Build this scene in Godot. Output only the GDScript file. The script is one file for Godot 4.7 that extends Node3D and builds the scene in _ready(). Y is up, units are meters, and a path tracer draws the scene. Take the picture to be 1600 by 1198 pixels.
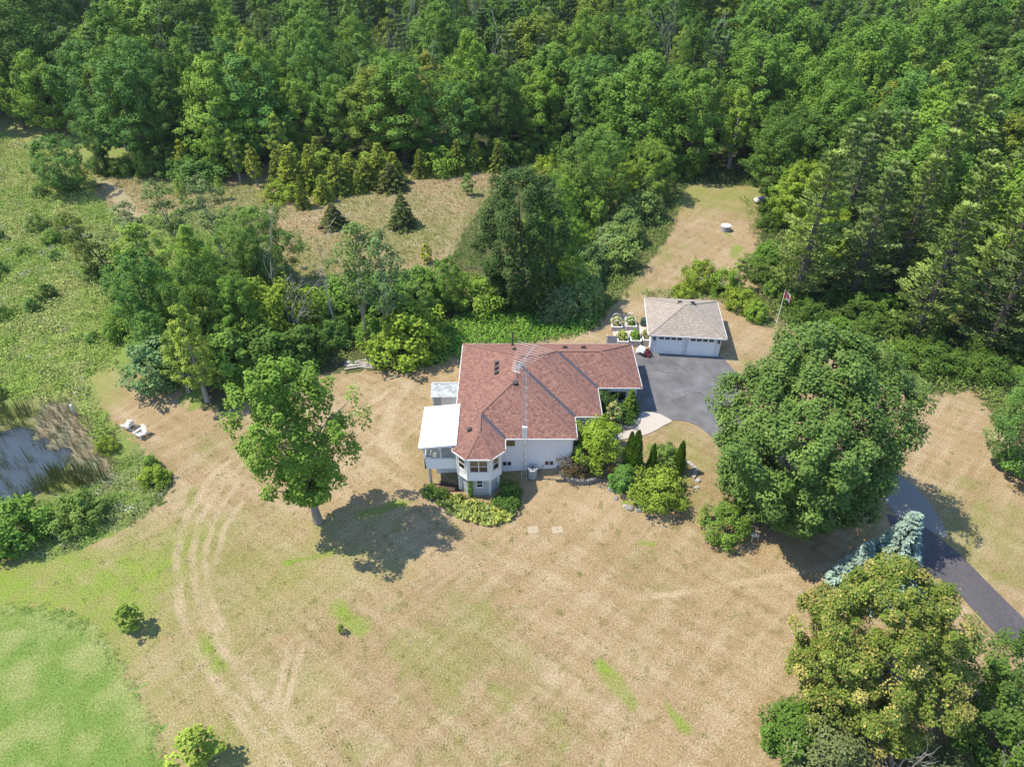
extends Node3D
# An aerial view of a red-roofed bungalow, its garage, lawn, pond and woods. Metres, y up; the drone hovers 40 m above the driveway.

var rng := RandomNumberGenerator.new()
var M := {}
var used := {}
var T := {}
var n1 := FastNoiseLite.new()
var n2 := FastNoiseLite.new()
var n3 := FastNoiseLite.new()

# ---------------------------------------------------------------- naming and bookkeeping
func numbered(called: String) -> String:
	if not used.has(called):
		used[called] = 0
		return called
	used[called] += 1
	return "%s_%03d" % [called, used[called]]

func tag(o: Node3D, label: String, category: String, group := "", kind := "") -> Node3D:
	o.set_meta("label", label)
	o.set_meta("category", category)
	if group: o.set_meta("group", group)
	if kind: o.set_meta("kind", kind)
	return o

func thing(called: String, label: String, category: String, at := Vector3.ZERO, turn := 0.0, group := "") -> Node3D:
	var o := Node3D.new()
	o.name = numbered(called)
	add_child(o)
	o.position = at
	o.rotation.y = turn
	return tag(o, label, category, group)

func part(called: String, mesh: Mesh, mat: Material, parent: Node3D) -> MeshInstance3D:
	var o := MeshInstance3D.new()
	o.name = called
	o.mesh = mesh
	o.material_override = mat
	parent.add_child(o, true)
	return o

func solo(called: String, mesh: Mesh, mat: Material, label: String, category: String, at := Vector3.ZERO, group := "") -> MeshInstance3D:
	var o := MeshInstance3D.new()
	o.name = numbered(called)
	o.mesh = mesh
	o.material_override = mat
	add_child(o)
	o.position = at
	tag(o, label, category, group)
	return o

func struct(called: String, mesh: Mesh, mat: Material) -> MeshInstance3D:
	var o := MeshInstance3D.new()
	o.name = numbered(called)
	o.mesh = mesh
	o.material_override = mat
	add_child(o)
	o.set_meta("kind", "structure")
	return o

func stuff(called: String, mesh: Mesh, mat: Material, xf: Array, cols: Array, label: String, category: String) -> void:
	var mm := MultiMesh.new()
	mm.transform_format = MultiMesh.TRANSFORM_3D
	mm.use_colors = true
	mm.mesh = mesh
	mm.instance_count = xf.size()
	for i in xf.size():
		mm.set_instance_transform(i, xf[i])
		mm.set_instance_color(i, cols[i])
	var o := MultiMeshInstance3D.new()
	o.name = called
	o.multimesh = mm
	o.material_override = mat
	add_child(o)
	tag(o, label, category, "", "stuff")

const ORD := ["first", "second", "third", "fourth", "fifth", "sixth", "seventh", "eighth", "ninth", "tenth", "eleventh", "twelfth", "thirteenth", "fourteenth", "fifteenth", "sixteenth", "seventeenth", "eighteenth", "nineteenth"]
const CARD := ["one", "two", "three", "four", "five", "six", "seven", "eight", "nine", "ten", "eleven", "twelve", "thirteen", "fourteen", "fifteen", "sixteen", "seventeen", "eighteen", "nineteen", "twenty"]
func ordinal(i: int) -> String:
	if i < 19: return ORD[i]
	var tens := (i + 1) / 10
	var ones := (i + 1) % 10
	var tn := ["", "", "twenty", "thirty", "forty", "fifty", "sixty"]
	var tth := ["", "", "twentieth", "thirtieth", "fortieth", "fiftieth", "sixtieth"]
	return tth[tens] if ones == 0 else tn[tens] + "-" + ORD[ones - 1]

# ---------------------------------------------------------------- materials
func mat(c: Color, rough := 0.8, met := 0.0, spec := 0.5) -> StandardMaterial3D:
	var m := StandardMaterial3D.new()
	m.albedo_color = c.linear_to_srgb()
	m.roughness = rough
	m.metallic = met
	m.metallic_specular = spec
	return m

func vmat(rough := 0.9, spec := 0.3) -> StandardMaterial3D:
	var m := StandardMaterial3D.new()
	m.vertex_color_use_as_albedo = true
	m.roughness = rough
	m.metallic_specular = spec
	return m

func leafmat(tint: Color, through := 0.6, rough := 0.6) -> StandardMaterial3D:
	var m := vmat(rough, 0.25)
	m.albedo_color = tint.linear_to_srgb()
	m.backlight_enabled = true
	m.backlight = Color(through, through, through * 0.6)
	return m

func ntex(freq: float, lo: float, hi: float, size := 512, oct := 5, sd := 1, as_normal := false, bump := 4.0) -> NoiseTexture2D:
	var f := FastNoiseLite.new()
	f.noise_type = FastNoiseLite.TYPE_SIMPLEX_SMOOTH
	f.frequency = freq
	f.fractal_octaves = oct
	f.fractal_gain = 0.62
	f.seed = sd
	var t := NoiseTexture2D.new()
	t.width = size
	t.height = size
	t.seamless = true
	t.noise = f
	if as_normal:
		t.as_normal_map = true
		t.bump_strength = bump
	else:
		var g := Gradient.new()
		g.set_color(0, Color(lo, lo, lo))
		g.set_color(1, Color(hi, hi, hi))
		t.color_ramp = g
	return t

func grain(m: StandardMaterial3D, t: Texture2D, metres: float) -> StandardMaterial3D:
	m.albedo_texture = t
	m.uv1_triplanar = true
	m.uv1_world_triplanar = true
	m.uv1_scale = Vector3.ONE / metres
	return m

# ---------------------------------------------------------------- mesh buffer
class Buf:
	var v := PackedVector3Array()
	var c := PackedColorArray()
	var uv := PackedVector2Array()
	var col := Color.WHITE
	func tri(a: Vector3, b: Vector3, d: Vector3) -> void:
		v.append(a); v.append(b); v.append(d)
		c.append(col); c.append(col); c.append(col)
	func quad(a: Vector3, b: Vector3, d: Vector3, e: Vector3) -> void:
		tri(a, b, d); tri(a, d, e)
	func box(mn: Vector3, mx: Vector3, x := Transform3D.IDENTITY) -> void:
		var p: Array[Vector3] = []
		for i in 8:
			p.append(x * Vector3(mx.x if i & 1 else mn.x, mx.y if i & 2 else mn.y, mx.z if i & 4 else mn.z))
		quad(p[4], p[6], p[7], p[5]); quad(p[1], p[3], p[2], p[0])
		quad(p[0], p[2], p[6], p[4]); quad(p[5], p[7], p[3], p[1])
		quad(p[2], p[3], p[7], p[6]); quad(p[4], p[5], p[1], p[0])
	func tube(pts: Array, radii: Array, sides := 6, cap := true) -> void:
		var rings: Array = []
		for i in pts.size():
			var d: Vector3 = (pts[mini(i + 1, pts.size() - 1)] - pts[maxi(i - 1, 0)]).normalized()
			var s := d.cross(Vector3.UP if absf(d.y) < 0.95 else Vector3.RIGHT).normalized()
			var t := d.cross(s)
			var ring: Array[Vector3] = []
			for k in sides:
				var a := TAU * k / sides
				ring.append(pts[i] + (s * cos(a) + t * sin(a)) * radii[i])
			rings.append(ring)
		for i in pts.size() - 1:
			for k in sides:
				var k2 := (k + 1) % sides
				quad(rings[i][k], rings[i][k2], rings[i + 1][k2], rings[i + 1][k])
		if cap:
			var last: int = pts.size() - 1
			for k in range(1, sides - 1):
				tri(rings[last][0], rings[last][k], rings[last][k + 1])
				tri(rings[0][0], rings[0][k + 1], rings[0][k])
	func lathe(prof: Array, sides := 24, at := Vector3.ZERO) -> void:
		for i in prof.size() - 1:
			for k in sides:
				var a := TAU * k / sides
				var b := TAU * (k + 1) / sides
				var p0: Vector2 = prof[i]
				var p1: Vector2 = prof[i + 1]
				quad(at + Vector3(cos(a) * p0.x, p0.y, sin(a) * p0.x), at + Vector3(cos(a) * p1.x, p1.y, sin(a) * p1.x), at + Vector3(cos(b) * p1.x, p1.y, sin(b) * p1.x), at + Vector3(cos(b) * p0.x, p0.y, sin(b) * p0.x))
	func leaf(p: Vector3, along: Vector3, n: Vector3, l: float, w: float, fold := 0.12) -> void:
		# a folded diamond: two triangles about the midrib
		var s := along.cross(n).normalized() * (w * 0.5)
		var m := p + along * (l * 0.45) + n * (w * fold)
		var tip := p + along * l
		tri(p, m - s, tip)
		tri(p, tip, m + s)
	func mesh() -> ArrayMesh:
		var a := []
		a.resize(Mesh.ARRAY_MAX)
		a[Mesh.ARRAY_VERTEX] = v
		a[Mesh.ARRAY_COLOR] = c
		if uv.size() == v.size(): a[Mesh.ARRAY_TEX_UV] = uv
		var m := ArrayMesh.new()
		m.add_surface_from_arrays(Mesh.PRIMITIVE_TRIANGLES, a)
		return m

func boxmesh(mn: Vector3, mx: Vector3, col := Color.WHITE) -> ArrayMesh:
	var b := Buf.new()
	b.col = col
	b.box(mn, mx)
	return b.mesh()

func rnd(a: float, b: float) -> float:
	return rng.randf_range(a, b)

func rdir() -> Vector3:
	var z := rnd(-1, 1)
	var a := rnd(0, TAU)
	var r := sqrt(1 - z * z)
	return Vector3(r * cos(a), z, r * sin(a))

# ---------------------------------------------------------------- terrain
func ss(a: float, b: float, x: float) -> float:
	var t := clampf((x - a) / (b - a), 0, 1)
	return t * t * (3 - 2 * t)

func hgt(x: float, z: float) -> float:
	var q := 0.8 * (z + 46) - 0.25 * (x - 6)
	var y := -2.25 * ss(-0.5, 8.5, q)
	y += 1.6 * exp(-pow((x + 16) / 24, 2) - pow((z + 93) / 13, 2))
	var d := -z - 100
	if d > 0: y += 0.07 * d * minf(1, d / 30)
	y -= 1.2 * ss(38, 62, -x) * ss(60, 30, absf(z + 62))
	var e := pow((x + 48) / 9.0, 2) + pow((z + 43.0) / 6.0, 2)
	if e < 1.7: y -= 1.1 * ss(1.25, 0.55, e + 0.5 * n1.get_noise_2d(x * 3, z * 3) + 0.25 * n2.get_noise_2d(x, z))
	return y

func gnd(x: float, z: float) -> Vector3:
	return Vector3(x, hgt(x, z), z)

func poly(a: Array) -> PackedVector2Array:
	var p := PackedVector2Array()
	for i in range(0, a.size(), 2): p.append(Vector2(a[i], a[i + 1]))
	return p

func smooth_poly(p: PackedVector2Array, times := 2) -> PackedVector2Array:
	for k in times:
		var o := PackedVector2Array()
		for i in p.size():
			var a := p[i]
			var b := p[(i + 1) % p.size()]
			o.append(a.lerp(b, 0.25)); o.append(a.lerp(b, 0.75))
		p = o
	return p

func drape(p: PackedVector2Array, lift: float, step := 0.6, thick := 0.0, wear := 0.0) -> ArrayMesh:
	# a sheet laid over the terrain inside an outline, with a skirt if it has thickness
	var b := Buf.new()
	var mn := p[0]
	var mx := p[0]
	for q in p: mn = mn.min(q); mx = mx.max(q)
	var x := floorf(mn.x / step) * step
	while x < mx.x:
		var z := floorf(mn.y / step) * step
		while z < mx.y:
			var cell := PackedVector2Array([Vector2(x, z), Vector2(x + step, z), Vector2(x + step, z + step), Vector2(x, z + step)])
			for r in Geometry2D.intersect_polygons(cell, p):
				var idx := Geometry2D.triangulate_polygon(r)
				for i in range(0, idx.size(), 3):
					var t: Array[Vector3] = []
					for k in 3:
						var w: Vector2 = r[idx[i + k]]
						t.append(Vector3(w.x, hgt(w.x, w.y) + lift, w.y))
					var order := [0, 2, 1] if (t[1] - t[0]).cross(t[2] - t[0]).y > 0 else [0, 1, 2]
					for k in order:
						var w := t[k]
						# worn and stained in streaks along the way cars drive
						var s := 1.0 + wear * (1.1 * n2.get_noise_2d(w.x * 1.2 + 40, w.z * 0.35) + 0.9 * n1.get_noise_2d(w.x * 2, w.z * 2)) + wear * 1.3 * ss(0.3, 0.5, n2.get_noise_2d(w.x * 0.8, w.z * 0.25 + 9))
						b.v.append(w); b.c.append(Color(s, s, s))
			z += step
		x += step
	if thick > 0:
		for i in p.size():
			var a := p[i]
			var d := p[(i + 1) % p.size()]
			var n := maxi(1, int(a.distance_to(d) / step))
			for k in n:
				var u := a.lerp(d, float(k) / n)
				var w := a.lerp(d, float(k + 1) / n)
				var y0 := hgt(u.x, u.y)
				var y1 := hgt(w.x, w.y)
				b.quad(Vector3(u.x, y0 + lift, u.y), Vector3(w.x, y1 + lift, w.y), Vector3(w.x, y1 + lift - thick, w.y), Vector3(u.x, y0 + lift - thick, u.y))
	return b.mesh()

var P := {}
func outlines() -> void:
	P.mown = poly([-43.3, -55.6, -40.9, -56.4, -34.6, -53.9, -30.7, -50.6, -26.3, -50.4, -20.1, -53.6, -15.1, -54.6, -10.1, -54.6, -5.5, -57.4, 2.0, -59.8, 8.2, -61.5, 11.6, -66.9, 15.7, -74.4, 21.9, -87.1, 27.2, -104.0, 38.9, -103.4, 32.7, -83.2, 28.0, -68.2, 30.2, -61.6, 33, -55, 38.1, -50.9, 44.3, -51.2, 43.4, -46.8, 44.4, -41.4, 62, -38, 62, -6, -62, -6, -62, -33, -39.7, -33.6, -35.3, -33.0, -33.8, -33.8, -30.4, -36.8, -28.7, -40.3, -29.7, -42.9, -35.0, -46.7, -39.7, -51.2])
	P.field = poly([-62, -30.5, -36.7, -29.3, -32.9, -29.0, -28.9, -27.4, -25.7, -24.3, -22.5, -21.2, -20.4, -18.3, -18.5, -14, -18.5, -8, -62, -8])
	P.water = smooth_poly(poly([-57, -53, -36, -53, -33, -46, -33, -38, -36, -34.5, -57, -34.5]), 2)
	P.reedmat = poly([-46.5, -52.5, -44.4, -52.8, -39.6, -47.8, -35.1, -43.1, -33.8, -41.0, -38, -42, -39.6, -43.9, -44.8, -46.0])
	P.meadow = smooth_poly(poly([-67, -103, -64, -108, -52.8, -112, -42.9, -114, -16.2, -107, -4.2, -113, 8.4, -111, -3.0, -98.2, -8.0, -78.6, -10.1, -68.1, -24.9, -70.0, -33.5, -85.4, -44.0, -95.9, -55, -93.3]), 1)
	P.path = poly([-66.6, -107.4, -63.4, -106.0, -57.6, -99.2, -53.2, -92.3, -55.8, -91.5, -60.4, -99])
	P.lane_green = poly([24, -100, 38, -101, 36, -92, 27, -90])
	P.court = poly([11.45, -57.9, 14.1, -57.75, 21.4, -56.9, 22.2, -54, 21.6, -51, 21.4, -47, 20.4, -44.8, 17.8, -44.3, 16.7, -46.2, 15.6, -46.9, 14.2, -47.1, 13.3, -48.0, 11.45, -48.1])
	P.walk = poly([8.0, -48.6, 11.3, -48.6, 11.4, -48.16, 13.3, -48.05, 14.25, -47.15, 14.5, -46.8, 13.6, -46.3, 12.8, -45.6, 11.4, -44.8, 9.4, -44.4, 7.6, -44.4, 5.4, -44.4, 5.4, -45.2, 7.5, -45.2])
	P.strip = poly([29.3, -36.2, 31.4, -35.4, 33.5, -32.7, 35.8, -28.2, 38.6, -22, 40.8, -17, 38.4, -16, 36, -21.6, 33.5, -26.7, 32.3, -29.9, 29.3, -33.3])
	P.gravel = smooth_poly(poly([29.4, -40.6, 32.3, -40, 33.0, -36.5, 33.2, -33.6, 31.6, -35.1, 29.6, -36.0]), 2)

var tracks: Array = []
func make_tracks() -> void:
	for t in [[0.36, [-23.9, -46.1, -26.1, -42.2, -26.5, -37.5, -25.8, -33.7, -23.5, -28.6, -20.4, -24.7, -17.1, -21.2, -12.0, -16.3]],
		[0.34, [-22.9, -45.7, -24.8, -41.6, -25.3, -37.2, -24.6, -33.7, -22.9, -30.2, -19.9, -26.1, -16.6, -23.0, -12.8, -19.8, -8.9, -16.3]],
		[0.28, [-21.8, -44.8, -23.5, -41.4, -24.2, -37.2, -23.6, -33.7, -22.1, -30.2, -19.4, -26.5]],
		[0.28, [-20.5, -44.1, -22.2, -40.7, -23.0, -36.2, -22.5, -33.1]],
		[0.26, [-17.6, -22.6, -14.8, -20.0, -12.2, -17.3]],
		[0.3, [-15.0, -16.7, -15.0, -23.7, -15.1, -26.5]],
		[0.25, [-13.9, -17.3, -14.3, -22.1, -14.2, -26.2]],
		[0.3, [25.1, -32.7, 19.0, -31.6, 12.1, -30.2, 8.4, -29.9]],
		[0.7, [-9.9, -52.5, -11.3, -49.0, -11.5, -45.7, -9.0, -43.1]],
		[0.3, [-21, -46, -16, -48, -12.5, -50.5, -10, -53.5]],
		[0.3, [-20.3, -45, -15.3, -47, -11.8, -49.5]]]:
		tracks.append([t[0], poly(t[1])])

func track_at(p: Vector2) -> float:
	var best := 0.0
	for t in tracks:
		var l: PackedVector2Array = t[1]
		for i in l.size() - 1:
			if absf(p.x - l[i].x) > 8 or absf(p.y - l[i].y) > 8: continue
			var d := p.distance_to(Geometry2D.get_closest_point_to_segment(p, l[i], l[i + 1]))
			best = maxf(best, 1.0 - ss(t[0] * 0.4, t[0] * 1.25, d + 0.16 * n3.get_noise_2d(p.x * 2.2, p.y * 2.2)))
	return best

const DRY := Color(0.335, 0.245, 0.138)
const BROWN := Color(0.255, 0.180, 0.098)
const PALE := Color(0.420, 0.330, 0.212)
const GREEN := Color(0.205, 0.275, 0.050)
const OLIVE := Color(0.245, 0.225, 0.090)
const patches := [5.9, -24.9, 7.6, -21.8, 0.7, 9.2, -38.4, 11.0, -38.3, 0.6, 10.0, -34.8, 10.9, -34.6, 0.4, 9.9, -21.9, 10.6, -20.5, 0.5, -27.0, -40.3, -26.4, -38.4, 0.8, -20.8, -26.2, -19.6, -24.6, 1.5, -30.5, -31.6, -27.3, -31.4, 1.6, -12.5, -29.2, -10.6, -27.4, 0.9, -12.2, -37.8, -9.0, -39.0, 0.9, -17, -33, -14, -34, 0.7, 29.0, -86.2, 29.4, -85.4, 0.7, 29.5, -82, 28.5, -79.5, 1.2]

func lawn_colour(p: Vector2) -> Color:
	var a := n1.get_noise_2d(p.x, p.y)
	var b := n2.get_noise_2d(p.x, p.y)
	var s := 0.6 * n2.get_noise_2d((p.x + p.y * 0.8) * 1.6, (p.y - p.x * 0.8) * 0.13) + 0.5 * n2.get_noise_2d((p.x * 0.5 - p.y) * 1.5 + 31, (p.y * 0.5 + p.x) * 0.11)
	var d := n3.get_noise_2d(p.x * 1.6, p.y * 1.6)
	var mow := n3.get_noise_2d((p.x * 0.62 - p.y * 0.78) * 2.1, (p.x * 0.78 + p.y * 0.62) * 0.05) + 0.7 * n3.get_noise_2d((p.x * 0.66 + p.y * 0.75) * 2.3 + 70, (p.x * 0.75 - p.y * 0.66) * 0.05)
	var c := DRY.lerp(BROWN, clampf(0.30 + a * 1.0 + b * 0.6 + d * 0.5, 0, 1))
	c = c.lerp(PALE, clampf(s * 1.0 + mow * 0.5 + 0.20 + b * 0.3 + d * 0.25, 0, 0.85))
	c = c.lerp(BROWN, clampf(-mow * 0.4 - 0.05, 0, 0.5))
	var g := 0.0
	# the lawn stays green towards the field and the pond
	g = maxf(g, ss(-18.5, -28.5, p.x + a * 8 + b * 4 + (p.y + 30) * 0.35) * ss(-39, -33, p.y + a * 6))
	g = maxf(g, 0.75 * ss(-36, -42, p.x + b * 3) * ss(-47, -53, p.y))
	g = maxf(g, 0.34 * ss(-8, -18, p.x + a * 14) * ss(-41, -33, p.y + b * 5))
	g = maxf(g, 0.25 * ss(0.22, 0.5, a + b * 0.5))
	if P.has("lane_green") and p.y < -86: g = maxf(g, 0.6 * ss(-89, -99, p.y + b * 4))
	for i in range(0, patches.size(), 5):
		var q := Geometry2D.get_closest_point_to_segment(p, Vector2(patches[i], patches[i + 1]), Vector2(patches[i + 2], patches[i + 3]))
		g = maxf(g, 0.9 * (1.0 - ss(0.3, 1.0, (p.distance_to(q) + b * 0.6) / patches[i + 4])))
	g = clampf(g * (1.0 + b * 0.9), 0, 1)
	c = c.lerp(OLIVE, clampf(a * 0.5 + d * 0.35 + 0.05, 0, 0.4))
	if d > 0.38: c = c.lerp(Color(0.19, 0.16, 0.06), ss(0.38, 0.6, d) * 0.7)
	c = c.lerp(GREEN.lerp(OLIVE, clampf(0.3 + s + b * 0.4, 0, 1)), g)
	var t := track_at(p)
	if t > 0: c = c.lerp(PALE, clampf(t * (0.68 + 0.9 * b + 0.5 * d), 0, 1) * (1.0 - 0.4 * g))
	return c

func ground_colour(x: float, z: float) -> Color:
	var p := Vector2(x, z)
	var w := p + Vector2(n2.get_noise_2d(x * 3, z * 3), n2.get_noise_2d(z * 3 + 91, x * 3)) * 1.1
	var b := n2.get_noise_2d(x, z)
	var a := n1.get_noise_2d(x, z)
	if Geometry2D.is_point_in_polygon(w, P.field):
		return Color(0.16, 0.24, 0.055).lerp(Color(0.27, 0.30, 0.11), clampf(0.5 + b * 1.2 + a, 0, 1))
	if Geometry2D.is_point_in_polygon(w, P.mown): return lawn_colour(p)
	if Geometry2D.is_point_in_polygon(w, P.reedmat): return Color(0.27, 0.215, 0.14).lerp(Color(0.2, 0.2, 0.13), clampf(0.5 + b * 1.5, 0, 1))
	if Geometry2D.is_point_in_polygon(w, P.path): return Color(0.33, 0.28, 0.17)
	if Geometry2D.is_point_in_polygon(w, P.meadow):
		var c := Color(0.34, 0.26, 0.145).lerp(Color(0.21, 0.21, 0.075), clampf(0.40 + a * 1.4 + b * 0.6, 0, 1))
		return c.lerp(Color(0.40, 0.31, 0.2), clampf(b * 1.5, 0, 0.6))
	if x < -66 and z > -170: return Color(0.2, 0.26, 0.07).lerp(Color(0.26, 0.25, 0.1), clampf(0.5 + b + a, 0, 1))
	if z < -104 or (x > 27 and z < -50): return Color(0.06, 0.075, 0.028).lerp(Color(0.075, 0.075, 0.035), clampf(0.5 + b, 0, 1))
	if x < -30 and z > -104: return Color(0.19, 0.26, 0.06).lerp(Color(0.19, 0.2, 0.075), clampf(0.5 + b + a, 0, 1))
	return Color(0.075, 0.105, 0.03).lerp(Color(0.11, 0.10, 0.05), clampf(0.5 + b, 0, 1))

func axis_steps(spans: Array) -> PackedFloat32Array:
	var o := PackedFloat32Array()
	for s in spans:
		var v: float = s[0]
		while v < s[1] - s[2] * 0.5:
			o.append(v)
			v += s[2]
	o.append(spans[-1][1])
	return o

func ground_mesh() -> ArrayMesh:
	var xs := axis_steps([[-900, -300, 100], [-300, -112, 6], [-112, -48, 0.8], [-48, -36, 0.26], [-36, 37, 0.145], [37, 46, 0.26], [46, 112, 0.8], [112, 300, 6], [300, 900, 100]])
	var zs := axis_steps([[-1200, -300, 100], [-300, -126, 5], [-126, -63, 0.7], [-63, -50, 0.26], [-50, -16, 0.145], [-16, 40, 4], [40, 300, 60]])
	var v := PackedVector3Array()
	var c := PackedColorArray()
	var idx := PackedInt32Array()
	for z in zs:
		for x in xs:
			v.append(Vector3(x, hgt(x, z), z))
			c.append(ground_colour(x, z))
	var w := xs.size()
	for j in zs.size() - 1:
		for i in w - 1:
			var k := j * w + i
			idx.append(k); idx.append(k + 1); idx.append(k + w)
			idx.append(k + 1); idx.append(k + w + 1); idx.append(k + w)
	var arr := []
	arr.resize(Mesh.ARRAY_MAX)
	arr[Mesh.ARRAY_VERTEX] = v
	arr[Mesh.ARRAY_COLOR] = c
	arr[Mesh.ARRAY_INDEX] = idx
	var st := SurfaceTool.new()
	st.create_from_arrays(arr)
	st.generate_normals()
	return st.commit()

# ---------------------------------------------------------------- plants
# A crown is many leaf clumps spread through an uneven volume; each clump is a dome of single folded leaves.
func crown(b: Buf, S: Dictionary) -> Array:
	var centres: Array = []
	var h: float = S.h
	var cb: float = S.get("cb", h * 0.2)
	var R: float = S.R
	var s: float = S.get("s", 0.8)
	var e: float = S.get("e", 0.6)
	var nc: int = S.nc
	var cr: float = S.get("cr", R * 0.28)
	var nl: int = S.nl
	var L: float = S.L
	var W: float = S.get("W", L * 0.62)
	var ca: Color = S.ca
	var cz: Color = S.cz
	var odd: Color = S.get("odd", ca)
	var odd_share: float = S.get("odd_share", 0.0)
	var flat: float = S.get("flat", 0.72)
	var droop: float = S.get("droop", 0.25)
	var lump: float = S.get("lump", 0.28)
	var inner: float = S.get("inner", 0.55)
	var lean: Vector3 = S.get("lean", Vector3.ZERO)
	var k1 := rnd(0, 100)
	for i in nc:
		# an even spiral over the crown's surface, pushed in and out by noise so that the outline is uneven
		var t := (i + 0.5) / nc
		t = clampf(t * 0.98 + rnd(-0.05, 0.05), 0.015, 0.985)
		var a := i * 2.39996 + rnd(-0.5, 0.5)
		var r := pow(sin(PI * pow(t, s)), e)
		var u := Vector3(cos(a), 0, sin(a))
		var nz := n1.get_noise_3d(u.x * 30 + k1, t * 60, u.z * 30)
		var f := (1.0 + lump * 2.0 * nz) * (1.0 if rng.randf() > 0.3 else rnd(inner, 0.95))
		var crr := cr * rnd(0.7, 1.25) * (0.75 + 0.4 * r)
		var c := u * maxf(0.0, R * r * f - crr * 0.55) + Vector3(0, cb + (h - cb) * t - crr * 0.3 + nz * R * 0.25, 0) + lean * t
		centres.append(c)
		var out := (u * 0.8 + Vector3(0, (t - 0.35) * 1.3, 0)).normalized()
		var axis := (out * 0.7 + Vector3(0, 0.6, 0) + rdir() * 0.35).normalized()
		var shade := rnd(0.78, 1.2)
		var mixc := rng.randf()
		var od: bool = rng.randf() < S.get("odd_clump", 0.0)
		var cnt := int(nl * rnd(0.7, 1.2))
		for j in cnt:
			var d := rdir()
			if d.dot(out) < -0.35 or d.y < -0.62: d = -d
			var rr := crr * (0.45 + 0.6 * sqrt(rng.randf()))
			# clumps are sprays that reach up and outwards, ragged at the tips
			var p := c + Vector3(d.x * rr, d.y * rr * flat, d.z * rr) * 0.85 + axis * (crr * 0.75 * maxf(0.0, d.dot(axis)) * rng.randf())
			var n := (d * 0.65 + out * 0.3 + Vector3(0, 0.75, 0) + rdir() * 0.6).normalized()
			var al := (n.cross(rdir()) + d * 0.3 - Vector3(0, droop, 0)).normalized()
			var q := ca.lerp(cz, clampf(mixc * 0.6 + rng.randf() * 0.4, 0, 1))
			if od and rng.randf() < 0.7 or rng.randf() < odd_share: q = odd.lerp(q, rng.randf() * 0.5)
			q = q * (shade * rnd(0.88, 1.12))
			b.col = Color(q.r, q.g, q.b)
			var sz := rnd(0.7, 1.2)
			b.leaf(p - al * L * 0.4 * sz, al, n, L * sz, W * sz)
	return centres

func limbs(b: Buf, h: float, r0: float, centres: Array, n: int, col: Color, top := 0.85, lean := Vector3.ZERO) -> void:
	b.col = col
	var pts: Array = []
	var rad: Array = []
	var wob := Vector3(rnd(-0.3, 0.3), 0, rnd(-0.3, 0.3)) * r0 * 2
	for i in 6:
		var t := i / 5.0
		pts.append(Vector3(wob.x * sin(t * 4), h * top * t, wob.z * sin(t * 5)) + lean * t)
		rad.append(r0 * (1.35 if i == 0 else 1.0) * (1.0 - t * 0.85))
	b.tube(pts, rad, 7)
	for i in n:
		if centres.is_empty(): break
		var c: Vector3 = centres[(i * 7 + 3) % centres.size()]
		var y0 := clampf(c.y * rnd(0.35, 0.7), h * 0.12, h * 0.75)
		var p0 := Vector3(0, y0, 0) + lean * (y0 / h)
		var mid := p0.lerp(c, 0.5) + Vector3(0, rnd(0.0, 0.08) * h, 0)
		var r1 := r0 * 0.45 * (1.0 - 0.6 * y0 / h)
		b.tube([p0, mid, c], [r1, r1 * 0.65, r1 * 0.2], 5, false)

const BARK := Color(0.13, 0.105, 0.08)

func tree_kind(S: Dictionary) -> Array:
	# [crown mesh, trunk mesh, nominal height]
	var b := Buf.new()
	var cs := crown(b, S)
	var t := Buf.new()
	limbs(t, S.h, S.get("r0", S.h * 0.016 + 0.04), cs, S.get("limbs", 8), S.get("bark", BARK), S.get("top", 0.85), S.get("lean", Vector3.ZERO))
	return [b.mesh(), t.mesh(), S.h]

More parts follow.
